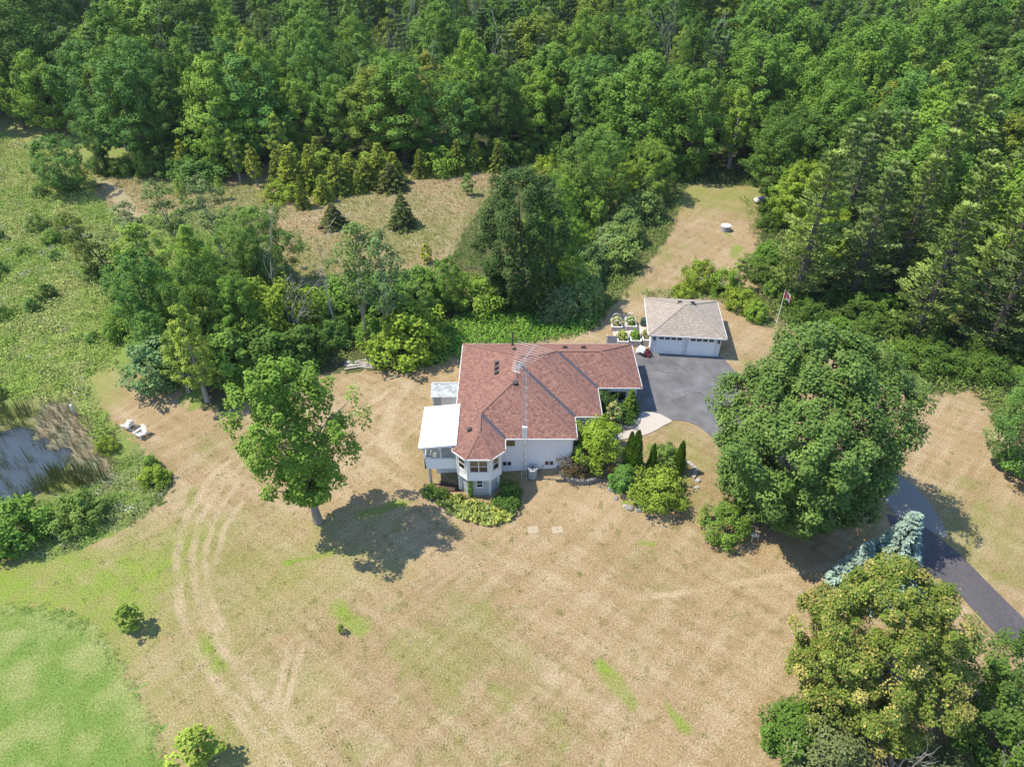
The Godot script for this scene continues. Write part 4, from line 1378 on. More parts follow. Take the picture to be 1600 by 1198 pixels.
	for k in 9:
		var p: Vector2 = [Vector2(8.6, -38.9), Vector2(9.2, -38.2), Vector2(10.3, -37.8), Vector2(10.9, -42.1), Vector2(11.2, -41.8), Vector2(15.4, -40.0), Vector2(8.3, -39.8), Vector2(15.2, -39.4), Vector2(9.6, -38.0)][k]
		solo("garden_rock", rock_mesh(rnd(0.2, 0.36)), M.stone_pale if k % 2 else M.stone, ["grey rock at the corner of the cedar bed nearest the stone wall", "pale rock at the lawn edge of the cedar bed", "grey rock in front of the yellow-green shrub", "pale rock behind the twin cedars", "grey rock between the twin and the middle cedar", "pale rock ending the curved edging by the big maple", "grey rock beside the path under the yellow bush", "pale rock at the tip of the curved stone edging", "grey rock at the front of the cedar bed between two others"][k], "rock", gnd(p.x, p.y), "rocks edging the cedar bed")
	# landing slab and mat under the sunroom, dark brick patio
	var pt := thing("patio", "small dark brown brick patio under the sunroom beside the bay", "patio", gnd(-5.3, -40.9))
	for i in 9:
		for j in 6:
			var g := rnd(0.8, 1.2)
			part("brick", boxmesh(Vector3(-0.9 + i * 0.21, -0.05, -0.6 + j * 0.21), Vector3(-0.705 + i * 0.21, 0.05 + rnd(0, 0.01), -0.405 + j * 0.21), Color(g, g, g)), M.brick, pt)

# ---------------------------------------------------------------- vegetation
var K := {}
func C(r: float, g: float, b: float) -> Color: return Color(r, g, b)

func by_x(a: Array) -> Array:
	a.sort_custom(func(p, q): return p[0] < q[0])
	return a

func make_kinds() -> void:
	var g1 := C(0.078, 0.158, 0.028)
	var g2 := C(0.140, 0.238, 0.046)
	var dk1 := C(0.045, 0.090, 0.024)
	var dk2 := C(0.072, 0.130, 0.032)
	var li1 := C(0.130, 0.205, 0.042)
	var li2 := C(0.180, 0.250, 0.058)
	# forest broadleaves, nominal heights in metres
	K.broad = [
		tree_kind({"h": 16.0, "cb": 2.5, "R": 4.9, "s": 0.85, "e": 0.55, "nc": 190, "nl": 90, "L": 0.34, "ca": g1, "cz": g2, "lump": 0.34, "cr": 0.95}),
		tree_kind({"h": 17.0, "cb": 3.0, "R": 4.2, "s": 0.75, "e": 0.5, "nc": 170, "nl": 95, "L": 0.33, "ca": g1, "cz": g2, "lump": 0.4, "cr": 0.9}),
		tree_kind({"h": 14.0, "cb": 1.5, "R": 5.2, "s": 0.95, "e": 0.5, "nc": 190, "nl": 85, "L": 0.36, "ca": g1, "cz": g2, "lump": 0.36, "cr": 0.95}),
		tree_kind({"h": 18.0, "cb": 4.0, "R": 3.9, "s": 0.7, "e": 0.65, "nc": 200, "nl": 80, "L": 0.30, "ca": g1, "cz": g2, "lump": 0.45, "cr": 0.8, "flat": 0.9}),
		tree_kind({"h": 15.0, "cb": 2.0, "R": 4.5, "s": 0.6, "e": 0.6, "nc": 160, "nl": 95, "L": 0.33, "ca": g1, "cz": g2, "lump": 0.34, "flat": 0.6, "cr": 0.95}),
	]
	# tall narrow airy trees (poplar, ash)
	K.poplar = [
		tree_kind({"h": 17.0, "cb": 4.0, "R": 2.7, "s": 0.8, "e": 0.6, "nc": 95, "nl": 80, "L": 0.30, "ca": li1, "cz": g2, "lump": 0.5, "cr": 0.62, "flat": 0.95, "bark": C(0.3, 0.29, 0.26)}),
		tree_kind({"h": 15.0, "cb": 3.0, "R": 2.3, "s": 0.7, "e": 0.7, "nc": 85, "nl": 75, "L": 0.29, "ca": li1, "cz": li2, "lump": 0.5, "cr": 0.58, "flat": 1.0, "bark": C(0.3, 0.29, 0.26)}),
	]
	K.pine = [pine_kind(17.0, 4.4, C(0.085, 0.150, 0.055), C(0.175, 0.245, 0.095), 1.2, 130), pine_kind(18.5, 3.9, C(0.08, 0.145, 0.058), C(0.16, 0.235, 0.095), 2.2, 125)]
	K.dead = [dead_kind(13.0, 2.5, C(0.36, 0.34, 0.32)), dead_kind(11.0, 3.5, C(0.30, 0.28, 0.27), 3)]
	K.shrub = [
		shrub_kind(3.0, 1.7, 75, 80, 0.21, g1, g2, {"cr": 0.5}),
		shrub_kind(2.6, 1.9, 80, 75, 0.2, g1, li1, {"lump": 0.4, "cr": 0.5}),
		shrub_kind(3.6, 1.5, 75, 80, 0.21, dk2, g2, {"flat": 0.95, "cr": 0.45}),
	]
	K.sumac = [
		shrub_kind(3.6, 2.0, 50, 60, 0.5, C(0.085, 0.15, 0.05), C(0.13, 0.195, 0.075), {"W": 0.2, "flat": 0.55, "droop": 0.5, "lump": 0.42, "cr": 0.75}),
		shrub_kind(3.2, 2.2, 50, 60, 0.5, C(0.085, 0.15, 0.05), C(0.125, 0.19, 0.07), {"W": 0.2, "flat": 0.5, "droop": 0.5, "lump": 0.42, "cr": 0.75, "odd": C(0.2, 0.05, 0.03), "odd_share": 0.004}),
	]
	K.conifer = [spruce_kind(5.0, 1.7, C(0.12, 0.175, 0.035), C(0.235, 0.29, 0.06), 16, 9, 40, 0.36), spruce_kind(4.2, 1.9, C(0.075, 0.115, 0.04), C(0.13, 0.175, 0.06), 14, 10, 34, 0.38)]
	K.sapling = [tree_kind({"h": 3.0, "cb": 0.5, "R": 0.85, "s": 0.8, "e": 0.6, "nc": 26, "nl": 34, "L": 0.26, "ca": li1, "cz": li2, "lump": 0.4, "cr": 0.34, "r0": 0.03})]
	K.dk1 = dk1
	K.dk2 = dk2
	K.g1 = g1
	K.g2 = g2
	K.li1 = li1
	K.li2 = li2

func key_trees() -> void:
	# the lone cottonwood on the front lawn
	var cot := tree_kind({"h": 15.4, "cb": 3.2, "R": 3.15, "s": 1.05, "e": 0.55, "nc": 230, "nl": 115, "L": 0.22, "W": 0.2, "ca": C(0.095, 0.18, 0.03), "cz": C(0.165, 0.26, 0.05), "lump": 0.62, "cr": 0.66, "flat": 1.15, "inner": 0.4, "r0": 0.3, "limbs": 22, "bark": C(0.26, 0.235, 0.2), "lean": Vector3(-0.6, 0, 0.2)})
	plant("cottonwood_tree", cot, gnd(-15.6, -37.0), 15.4, 0.4, M.leaf, "tall lone tree on the dry lawn with a pale bare trunk", "tree")
	# the great maple in front of the driveway
	var mp := tree_kind({"h": 16.3, "cb": 0.8, "R": 6.2, "s": 0.82, "e": 0.42, "nc": 820, "nl": 125, "L": 0.25, "W": 0.17, "ca": C(0.062, 0.125, 0.032), "cz": C(0.115, 0.185, 0.055), "lump": 0.30, "cr": 0.8, "flat": 0.9, "inner": 0.6, "r0": 0.45, "limbs": 26, "bark": C(0.14, 0.12, 0.1)})
	plant("maple_tree", mp, gnd(21.6, -37.2), 15.6, 1.2, M.leaf_silver, "huge spreading maple hiding the end of the driveway", "tree")
	# the yellowing linden in the lower corner
	var ln := tree_kind({"h": 15.0, "cb": 0.9, "R": 4.8, "s": 0.78, "e": 0.43, "nc": 720, "nl": 125, "L": 0.19, "W": 0.13, "ca": C(0.088, 0.135, 0.028), "cz": C(0.145, 0.185, 0.044), "odd": C(0.33, 0.28, 0.115), "odd_share": 0.12, "odd_clump": 0.16, "lump": 0.30, "cr": 0.58, "flat": 0.9, "r0": 0.4, "limbs": 26})
	plant("linden_tree", ln, gnd(21.0, -21.6), 12.4, 0.2, M.leaf, "round yellowing tree with pale blossom tips beside the driveway strip", "tree")
	var dkt := tree_kind({"h": 14.0, "cb": 0.8, "R": 5.0, "s": 0.8, "e": 0.45, "nc": 260, "nl": 110, "L": 0.25, "ca": K.dk2, "cz": K.g2, "lump": 0.36, "cr": 0.75, "flat": 0.9, "r0": 0.3, "limbs": 16})
	plant("shade_tree", dkt, gnd(28.9, -18.7), 9.4, 2.0, M.leaf_dark, "dark green tree crowding the far side of the yellowing tree", "tree", "", 1.2)
	plant("shade_tree", dkt, gnd(41.8, -40.4), 11.5, 1.0, M.leaf_cool, "dark green tree at the edge of the dry grass beyond the strip", "tree", "", 0.82)
	var rt := tree_kind({"h": 15.0, "cb": 0.6, "R": 4.3, "s": 1.0, "e": 0.40, "nc": 330, "nl": 120, "L": 0.26, "ca": C(0.040, 0.080, 0.020), "cz": C(0.072, 0.120, 0.032), "lump": 0.22, "cr": 0.72, "flat": 0.9, "r0": 0.3, "limbs": 16})
	plant("shade_tree", rt, gnd(0.9, -67.0), 15.4, 4.0, M.leaf_round, "dark dense round tree rising behind the red roof", "tree")
	plant("shade_tree", dkt, gnd(10.6, -92.0), 11.5, 3.0, M.leaf, "broad green tree between the brown meadow and the grass lane", "tree", "", 1.1)
	plant("shade_tree", dkt, gnd(20.4, -98.0), 8.6, 5.0, M.leaf_warm, "smaller light green tree at the head of the grass lane", "tree", "", 1.15)
	plant("shade_tree", dkt, gnd(-29.0, -71.0), 10.0, 0.7, M.leaf, "dark leafy tree at the near left edge of the brown meadow", "tree", "", 1.2)
	# blue spruces beside the strip
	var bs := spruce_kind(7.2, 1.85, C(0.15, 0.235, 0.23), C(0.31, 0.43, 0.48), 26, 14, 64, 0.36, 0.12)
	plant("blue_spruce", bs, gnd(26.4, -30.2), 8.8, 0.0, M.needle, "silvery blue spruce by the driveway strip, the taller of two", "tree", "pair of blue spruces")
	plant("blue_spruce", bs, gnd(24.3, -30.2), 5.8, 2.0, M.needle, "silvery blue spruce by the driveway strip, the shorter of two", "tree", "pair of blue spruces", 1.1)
	# shrubs round the linden
	var gs := shrub_kind(3.6, 2.2, 80, 80, 0.2, C(0.10, 0.13, 0.06), C(0.165, 0.19, 0.10))
	plant("shrub", gs, gnd(18.2, -18.6), 3.4, 0.0, M.leaf, "grey-green shrub in front of the yellowing tree", "shrub")
	plant("shrub", gs, gnd(24.0, -17.2), 3.0, 1.0, M.leaf_dark, "dark grey-green shrub among the bare branches by the yellowing tree", "shrub")
	plant("shrub", K.shrub[0], gnd(16.7, -19.8), 3.0, 0.0, M.leaf_dark, "mid green shrub at the foot of the yellowing tree, lawn side", "shrub")
	plant("shrub", K.shrub[2], gnd(30.5, -16.2), 3.6, 0.0, M.leaf_dark, "dark shrub below the dark tree at the picture's corner", "shrub")
	plant("dead_tree", K.dead[1], gnd(21.0, -16.6), 5.2, 0.3, M.leaf, "bare bleached branches in front of the grey-green shrub", "dead tree")
	plant("dead_tree", K.dead[1], gnd(26.8, -16.4), 5.6, 2.3, M.leaf, "bare bleached branches before the dark tree by the strip", "dead tree")
	var hedge := shrub_kind(2.6, 1.9, 70, 90, 0.17, C(0.085, 0.155, 0.03), C(0.135, 0.215, 0.045), {"lump": 0.15, "cr": 0.55})
	plant("rounded_shrub", hedge, gnd(16.7, -35.6), 2.6, 0.0, M.leaf, "rounded clipped shrub beside the garden chair under the maple", "shrub")
	# beds by the house
	var yb := shrub_kind(3.6, 2.0, 90, 95, 0.17, C(0.155, 0.24, 0.028), C(0.235, 0.315, 0.045), {"lump": 0.35, "cr": 0.6})
	plant("golden_shrub", yb, gnd(7.3, -42.9), 3.7, 0.0, M.leaf, "bright yellow-green shrub against the corner of the red roof", "shrub")
	var bg := shrub_kind(1.9, 1.5, 60, 75, 0.14, C(0.075, 0.045, 0.035), C(0.13, 0.085, 0.055), {"odd": C(0.09, 0.12, 0.04), "odd_share": 0.25})
	plant("burgundy_shrub", bg, gnd(5.7, -41.9), 1.9, 0.0, M.leaf, "burgundy-brown shrub behind the curved stone wall", "shrub")
	plant("burgundy_shrub", bg, gnd(7.5, -41.4), 1.5, 2.0, M.leaf, "darker burgundy shrub at the end of the curved stone wall", "shrub", "", 0.8)
	var fs := shrub_kind(2.2, 1.9, 85, 80, 0.2, C(0.135, 0.205, 0.033), C(0.215, 0.285, 0.052), {"flat": 0.5, "droop": 0.6, "lump": 0.3, "cr": 0.6})
	plant("maple_shrub", fs, gnd(12.0, -38.9), 2.5, 0.0, M.leaf, "low spreading yellow-green shrub in front of the cedar columns", "shrub", "", 0.95)
	plant("garden_shrub", K.shrub[0], gnd(9.2, -40.0), 1.9, 0.0, M.leaf_cool, "mid green leafy shrub at the end of the cedar bed by the stone wall", "shrub", "", 1.05)
	plant("garden_shrub", K.shrub[1], gnd(12.9, -41.9), 1.7, 1.0, M.leaf_grey, "soft grey-green shrub between the middle and the last cedar", "shrub")
	plant("garden_shrub", K.shrub[2], gnd(10.6, -39.6), 1.2, 2.0, M.leaf_dark, "dark low shrub at the foot of the twin cedar columns", "shrub", "", 1.3)
	var cd := cedar_kind(4.0, 0.62, C(0.075, 0.15, 0.025), C(0.16, 0.25, 0.035), 3600)
	for q in [[9.8, -41.7, 3.9, "left stem of the twin cedar columns by the path", 0.95], [10.2, -41.2, 4.6, "tallest cedar column, the taller of the twin pair", 1.0], [11.6, -41.0, 3.3, "slim middle cedar column of the bed", 0.85], [13.85, -40.9, 3.5, "cedar column standing alone beside the pale stone edging", 1.0]]:
		plant("cedar_column", cd, gnd(q[0], q[1]), q[2], q[0], M.leaf, q[3], "cedar", "cedar columns in the front bed", q[4])
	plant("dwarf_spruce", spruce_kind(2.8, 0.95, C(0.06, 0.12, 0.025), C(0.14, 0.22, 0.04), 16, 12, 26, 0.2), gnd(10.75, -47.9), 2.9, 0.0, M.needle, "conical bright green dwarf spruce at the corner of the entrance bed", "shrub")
	var dg := shrub_kind(1.8, 1.2, 50, 75, 0.15, C(0.04, 0.085, 0.022), C(0.085, 0.145, 0.035))
	plant("entrance_shrub", dg, gnd(9.5, -46.8), 1.6, 0.0, M.leaf, "dark green mounded shrub at the front of the entrance bed", "shrub", "", 1.2)
	plant("entrance_shrub", dg, gnd(8.3, -48.0), 2.3, 2.0, M.leaf_dark, "tall dark shrub under the eaves by the entrance", "shrub")
	var vg := shrub_kind(1.5, 0.8, 34, 60, 0.15, C(0.11, 0.16, 0.05), C(0.3, 0.3, 0.14), {"odd": C(0.42, 0.38, 0.22), "odd_share": 0.25})
	plant("variegated_shrub", vg, gnd(8.9, -46.9), 1.9, 0.0, M.leaf, "cream and green variegated shrub in the entrance bed", "shrub")
	# hostas and ferns round the bay
	var ho := shrub_kind(0.55, 0.62, 18, 26, 0.26, C(0.15, 0.21, 0.05), C(0.28, 0.31, 0.12), {"W": 0.17, "flat": 0.5, "droop": 0.7, "cr": 0.26})
	var hd := shrub_kind(0.75, 0.7, 20, 34, 0.2, C(0.05, 0.1, 0.025), C(0.09, 0.15, 0.035), {"cr": 0.3})
	var i := 0
	for q in by_x([[-5.0, -38.9, 0], [-4.3, -38.3, 0], [-3.6, -37.9, 0], [-2.9, -37.6, 0], [-2.1, -37.4, 0], [-1.3, -37.4, 0], [-0.6, -37.7, 0], [-4.5, -39.2, 0], [-3.7, -38.7, 0], [-2.9, -38.4, 0], [-2.0, -38.2, 0], [-1.2, -38.2, 0], [-0.3, -38.3, 1], [-0.4, -39.1, 1], [-0.2, -40.0, 1], [-0.9, -38.9, 1], [0.1, -38.9, 1], [-6.0, -39.6, 1], [-5.6, -39.2, 0], [-6.9, -40.2, 1]]):
		var dark: bool = q[2] == 1
		plant("hosta", hd if dark else ho, gnd(q[0], q[1]), (0.75 if dark else 0.55) * rnd(0.9, 1.25), i * 1.3, M.leaf_warm if i % 3 == 0 else M.leaf, "%s hosta round the bay, %s from the sunroom post" % ["dark leafy" if dark else "yellow-green", ordinal(i)], "plant", "hostas in the flower bed round the bay")
		i += 1
	var iv := Buf.new()
	for k in 260:
		var p := Vector3(-3.45 + rnd(-0.2, 0.2), rnd(-2.2, -0.1), -39.72 + rnd(0.0, 0.12))
		var qq: Color = C(0.1, 0.18, 0.03) * rnd(0.8, 1.2)
		iv.col = Color(qq.r, qq.g, qq.b)
		iv.leaf(p, (Vector3.DOWN + rdir() * 0.7).normalized(), (Vector3(-0.2, 0.4, 1) + rdir() * 0.5).normalized(), 0.14, 0.11)
	solo("climbing_vine", iv.mesh(), M.leaf, "green vine climbing the corner post of the bay's lower storey", "vine")
	# saplings on the lawn
	plant("young_tree", K.sapling[0], gnd(-26.3, -27.4), 2.5, 0.0, M.leaf, "small round young tree on the green lawn by the field", "young tree", "young trees on the green lawn", 1.1)
	plant("young_tree", K.sapling[0], gnd(-18.3, -18.6), 3.1, 1.4, M.leaf_warm, "young tree at the bottom edge beside the tyre tracks", "young tree", "young trees on the green lawn", 1.25)
	plant("seedling", K.sapling[0], gnd(-11.8, -27.1), 0.9, 0.4, M.leaf_grey, "tiny lone seedling in the green patch of the dry lawn", "young tree")
	# meadow
	plant("meadow_spruce", K.conifer[1], gnd(-14.7, -86.1), 4.6, 0.0, M.needle, "dark cone-shaped spruce alone in the middle of the brown meadow", "tree")
	plant("juniper", K.conifer[1], gnd(-24.0, -86.3), 3.2, 1.0, M.needle_warm, "low olive juniper in the brown meadow by the tall trees", "shrub", "", 1.35)
	plant("juniper", K.conifer[1], gnd(-17.8, -98.0), 4.2, 2.0, M.needle_warm, "round brownish juniper at the forest edge of the brown meadow", "shrub", "", 1.35)
	plant("young_tree", K.sapling[0], gnd(-6.4, -96.5), 3.2, 2.0, M.leaf_cool, "slim young tree standing alone in the upper brown meadow", "young tree")
	plant("young_tree", K.sapling[0], gnd(-10.6, -76.8), 2.6, 2.6, M.leaf_gold, "small yellow-green young tree at the low side of the meadow", "young tree")
	plant("young_tree", K.sapling[0], gnd(-20.6, -83.0), 2.2, 2.9, M.leaf_warm, "spindly light green young tree next to the olive juniper", "young tree")
	plant("young_pine", K.conifer[0], gnd(-29.5, -92.0), 5.0, 0.0, M.needle, "soft light green young pine left of the meadow junipers", "tree", "", 0.7)
	i = 0
	for q in by_x([[-31.5, -98.5, 7.5], [-28.6, -99.5, 8.0], [-26.5, -97.0, 6.0], [-24.6, -100.5, 7.6], [-22.3, -99.0, 6.8], [-20.2, -101.0, 7.4], [-27.6, -94.6, 4.8], [-23.5, -96.2, 4.6], [-33.8, -101.0, 8.2], [-17.5, -103.0, 6.6], [-14.5, -104.5, 5.2], [-9.0, -107.0, 5.6], [-6.0, -108.5, 6.4], [-3.0, -109.0, 5.4], [-30.0, -103.0, 8.6], [-36.5, -104, 7.2]]):
		plant("young_spruce", K.conifer[0], gnd(q[0] + rnd(-1.2, 1.2), q[1] + rnd(-1.2, 1.2)), q[2] * rnd(0.7, 1.0), i * 0.9, M.needle_bright if i % 3 else M.needle, "%s yellow-green young spruce, %s from the path along the meadow's top" % [["slender", "bushy", "tall", "low"][i % 4], ordinal(i)], "tree", "young spruces along the top of the meadow", rnd(0.85, 1.3))
		i += 1
	# airy ash trees and bare trunks between the meadow and the house
	var ash := tree_kind({"h": 14.0, "cb": 6.0, "R": 2.3, "s": 0.75, "e": 0.7, "nc": 36, "nl": 70, "L": 0.3, "ca": C(0.085, 0.14, 0.045), "cz": C(0.125, 0.18, 0.06), "lump": 0.55, "cr": 0.7, "flat": 0.9, "r0": 0.13, "limbs": 18, "top": 0.95, "bark": C(0.36, 0.33, 0.29), "lean": Vector3(0.8, 0, 0)})
	plant("ash_tree", ash, gnd(-15.2, -58.6), 13.8, 0.0, M.leaf, "thin airy tree with a pale trunk, behind the plank pile", "tree")
	plant("ash_tree", ash, gnd(-12.2, -57.6), 13.2, 2.0, M.leaf_cool, "thin airy tree with a pale forked trunk, nearer the house", "tree")
	plant("ash_tree", ash, gnd(-36.0, -77.5), 11.0, 3.0, M.leaf_grey, "airy grey-green tree over the thicket by the meadow path", "tree", "", 1.3)
	plant("ash_tree", ash, gnd(-41.5, -78.0), 10.5, 4.0, M.leaf, "airy light green tree, the next one towards the wetland", "tree", "", 1.4)
	plant("ash_tree", ash, gnd(-45.0, -74.0), 9.5, 1.2, M.leaf_grey, "airy pale tree standing closest to the leaning willow", "tree", "", 1.4)
	plant("dead_tree", K.dead[0], gnd(-18.6, -60.3), 11.6, 0.0, M.leaf, "grey dead tree beside the thin airy trees behind the lawn", "dead tree", "", 0.6)
	plant("dead_tree", K.dead[0], gnd(-25.2, -63.5), 11.0, 1.0, M.leaf, "grey leafless tree against the dark leafy tree by the meadow", "dead tree", "", 0.7)
	plant("dead_tree", K.dead[1], gnd(-21.8, -58.5), 7.5, 2.0, M.leaf, "tangle of bare grey branches in the hedgerow by the lawn", "dead tree")
	# twin leaning willow
	var wl := tree_kind({"h": 8.4, "cb": -0.6, "R": 1.35, "s": 0.9, "e": 0.5, "nc": 50, "nl": 80, "L": 0.3, "W": 0.1, "ca": C(0.09, 0.125, 0.03), "cz": C(0.135, 0.17, 0.045), "lump": 0.25, "cr": 0.5, "lean": Vector3(-2.4, 0, 0.4), "r0": 0.14})
	plant("leaning_willow", wl, gnd(-48.6, -74.6), 8.6, 0.0, M.leaf, "leaning olive willow in the wetland, thicker of the two stems", "tree", "pair of leaning willows", 1.15)
	plant("leaning_willow", wl, gnd(-51.2, -75.4), 7.8, 0.25, M.leaf_warm, "leaning olive willow in the wetland, thinner of the two stems", "tree", "pair of leaning willows", 0.85)
	plant("broadleaf_tree", K.broad[2], gnd(-69.0, -102.6), 8.6, 0.0, M.leaf_cool, "lone light tree between the wetland and the forest corner", "tree", "", 0.72 / 0.61)
	var pt: Array = [
		# x, z, height, kind list, which, width, material, label
		[-24.6, -59.6, 6.9, "shrub", 1, 0.75, "leaf_gold", "bright yellow-green bush halfway along the hedgerow"],
		[-29.4, -51.4, 10.6, "poplar", 1, 1.1, "leaf_warm", "tall light green narrow tree overhanging the mown grass"],
		[-31.6, -52.6, 7.0, "poplar", 1, 1.2, "leaf", "shorter narrow tree just behind the light green one"],
		[-34.6, -54.2, 4.8, "shrub", 0, 1.0, "leaf_blue", "bluish silver shrub at the corner of the mown grass"],
		[-35.6, -56.4, 6.0, "broad", 4, 1.0, "leaf_cool", "small blue-green tree behind the silver shrub"],
		[-20.4, -56.0, 4.2, "shrub", 2, 1.15, "leaf_dark", "dark broad bush behind the lone lawn tree, right part"],
		[-23.8, -55.0, 4.6, "shrub", 0, 1.2, "leaf_dark", "dark broad bush behind the lone lawn tree, left part"],
		[-27.0, -54.0, 5.2, "shrub", 2, 1.1, "leaf", "mid green bush between the lone tree and the narrow trees"],
		[-26.8, -57.6, 9.0, "broad", 1, 0.9, "leaf", "mid-sized green tree in the hedgerow behind the lone tree"],
		[-30.8, -58.6, 10.0, "broad", 0, 0.85, "leaf_dark", "taller dark tree in the hedgerow behind the narrow trees"],
		[-33.0, -64.0, 11.0, "broad", 3, 0.95, "leaf_warm", "tall light green tree in the thicket between path and hedgerow"],
		[-38.6, -62.0, 9.0, "broad", 2, 0.9, "leaf_cool", "round tree on the wetland side of the thicket"],
		[-41.0, -68.5, 9.5, "poplar", 0, 1.5, "leaf_warm", "light feathery tree in the thicket by the wetland"],
		[-36.5, -70.0, 7.0, "poplar", 1, 1.5, "leaf_warm", "feathery light tree in the middle of the thicket by the meadow"],
		[-28.0, -66.0, 9.5, "broad", 1, 0.9, "leaf_dark", "dark tree between the hedgerow and the brown meadow"],
		[-10.4, -57.6, 5.4, "shrub", 0, 1.15, "leaf_gold", "yellow-green viny bush behind the plank pile and house"],
		[-10.0, -60.6, 6.4, "broad", 4, 1.15, "leaf_grey", "grey-green small tree left of the vine-covered slope"],
		[-7.4, -66.0, 6.2, "broad", 2, 0.95, "leaf", "fresh green tree on the slope below the dark round tree"],
		[-3.6, -66.5, 3.6, "shrub", 1, 1.2, "leaf_warm", "light green bush on the meadow side of the dark round tree"],
		[-9.8, -66.0, 5.2, "shrub", 2, 1.1, "leaf", "green bush at the meadow's lower edge beside the airy trees"],
		[-13.6, -66.5, 4.4, "shrub", 1, 1.1, "leaf_cool", "cool green bush under the airy trees at the meadow"],
		[-18.0, -65.5, 4.6, "shrub", 0, 1.1, "leaf", "green bush beyond the grey dead tree at the meadow"],
		[6.4, -66.4, 5.0, "poplar", 1, 1.3, "leaf", "short narrow tree at the garage side of the dark round tree"],
		[6.0, -68.0, 6.5, "broad", 2, 0.9, "leaf_warm", "yellowish tree between the dark round tree and the sumacs"],
		[5.6, -76.0, 9.0, "broad", 0, 0.85, "leaf", "green tree behind the dark round tree towards the meadow"],
		[7.0, -87.0, 7.0, "broad", 3, 1.0, "leaf_warm", "light tree between the meadow and the broad lane tree"],
		[16.2, -96.0, 6.0, "broad", 4, 1.1, "leaf_gold", "yellow-green small tree at the lane's forest end"],
		[14.6, -101.5, 8.5, "broad", 1, 1.0, "leaf_cool", "cool green tree behind the broad lane tree"],
		[5.5, -104.5, 3.6, "shrub", 1, 1.0, "leaf_gold", "small bright yellow bush at the forest edge above the meadow"],
		[-38.8, -35.2, 3.6, "shrub", 0, 1.2, "leaf", "big round green bush on the near bank of the pond"],
		[-34.6, -37.2, 2.4, "shrub", 1, 1.1, "leaf_grey", "smaller pale green bush on the near bank of the pond"],
		[-42.6, -35.6, 3.0, "shrub", 2, 1.4, "leaf", "dark bush at the picture's edge on the near bank"],
		[-36.6, -45.6, 1.3, "shrub", 1, 0.9, "leaf_gold", "small bright bush just below the white lounge chairs"],
		[-30.6, -41.5, 1.5, "shrub", 0, 1.3, "leaf_gold", "bright green bush on the bank between pond and tyre tracks"],
		[-31.6, -43.2, 1.3, "shrub", 2, 1.2, "leaf", "small bush on the bank nearest the reeds' tip"],
		[22.0, -71.6, 3.2, "shrub", 1, 0.85, "leaf_gold", "bright yellow-green shrub behind the garage roof"],
		[24.6, -70.0, 3.0, "shrub", 0, 0.95, "leaf_warm", "light green shrub behind the garage, beside the tarpaulin"],
		[26.4, -70.6, 4.2, "poplar", 1, 1.7, "leaf_grey", "olive pointed shrub behind the garage's far corner"],
		[25.9, -66.4, 2.4, "shrub", 1, 1.0, "leaf_gold", "yellow-green shrub by the garage's side wall, farther one"],
		[26.8, -64.2, 2.2, "shrub", 0, 1.0, "leaf_warm", "yellow-green shrub by the garage's side wall, nearer one"],
		[20.0, -69.6, 1.3, "shrub", 1, 1.3, "leaf_gold", "low yellowing weeds heaped against the garage's back wall"],
	]
	for q in pt:
		plant({"shrub": "shrub", "broad": "broadleaf_tree", "poplar": "slender_tree"}[q[3]], K[q[3]][q[4]], gnd(q[0], q[1]), q[2], rnd(0, TAU), M[q[6]], q[7], "shrub" if q[3] == "shrub" else "tree", "", q[5])
	var bright: Array = [[-42.6, -104.5, 8.0, "poplar", "leaf_warm", "bright narrow tree at the upper left corner of the brown meadow"], [-39.2, -102.0, 6.5, "poplar", "leaf_gold", "bright yellow-green narrow tree with bare ground beside it, upper meadow"], [-36.2, -107.0, 9.5, "poplar", "leaf_warm", "tallest bright narrow tree standing before the back forest"], [-46.5, -107.0, 7.0, "broad", "leaf_warm", "light green small tree between the path and the back forest"], [-52.0, -107.5, 6.0, "poplar", "leaf_gold", "yellow-green small tree where the path meets the forest"], [-49.0, -104.5, 4.0, "shrub", "leaf_cool", "cool green shrub at the head of the meadow path"], [-29.0, -101.5, 5.0, "shrub", "leaf_gold", "golden green bush among the young spruces, nearer the path"], [-21.5, -102.5, 4.4, "shrub", "leaf_gold", "golden green bush among the young spruces, nearer the juniper"], [-25.2, -98.6, 3.4, "shrub", "leaf_warm", "light green bush in front of the young spruces"], [-11.5, -107.5, 4.0, "shrub", "leaf_warm", "light green bush at the forest edge right of the juniper"], [-33.5, -96.0, 2.6, "shrub", "leaf_gold", "small yellow bush in the grass left of the young spruces"], [-43.0, -97.0, 3.6, "poplar", "leaf_warm", "feathery small tree on the meadow's path side"], [-47.6, -94.5, 4.6, "poplar", "leaf_warm", "feathery small tree right beside the meadow path"]]
	for q in bright:
		plant({"shrub": "shrub", "broad": "broadleaf_tree", "poplar": "slender_tree"}[q[3]], K[q[3]][1], gnd(q[0], q[1]), q[2], rnd(0, TAU), M[q[4]], q[5], "shrub" if q[3] == "shrub" else "tree", "", rnd(1.0, 1.4))
	# sumac thicket along the lane
	i = 0
	for p in scatter(poly([5.8, -62.3, 9.4, -67.5, 13.2, -75.2, 19.2, -88.2, 24.2, -101.5, 20.6, -97, 15, -87, 9.5, -80, 6.5, -71, 4.0, -63.5]), 2.9, []):
		plant("sumac_bush", K.sumac[i % 2], gnd(p.x, p.y), rnd(2.6, 4.0), rnd(0, TAU), [M.leaf_warm, M.leaf_grey, M.leaf, M.leaf_warm][i % 4], "%s sumac bush in the lane thicket, %s from its far end" % [["bright green", "grey-green", "mid green", "light green"][i % 4], ordinal(i)], "shrub", "sumac bushes along the grass lane", rnd(0.85, 1.1))
		i += 1
	# bushes scattered over the wetland
	i = 0
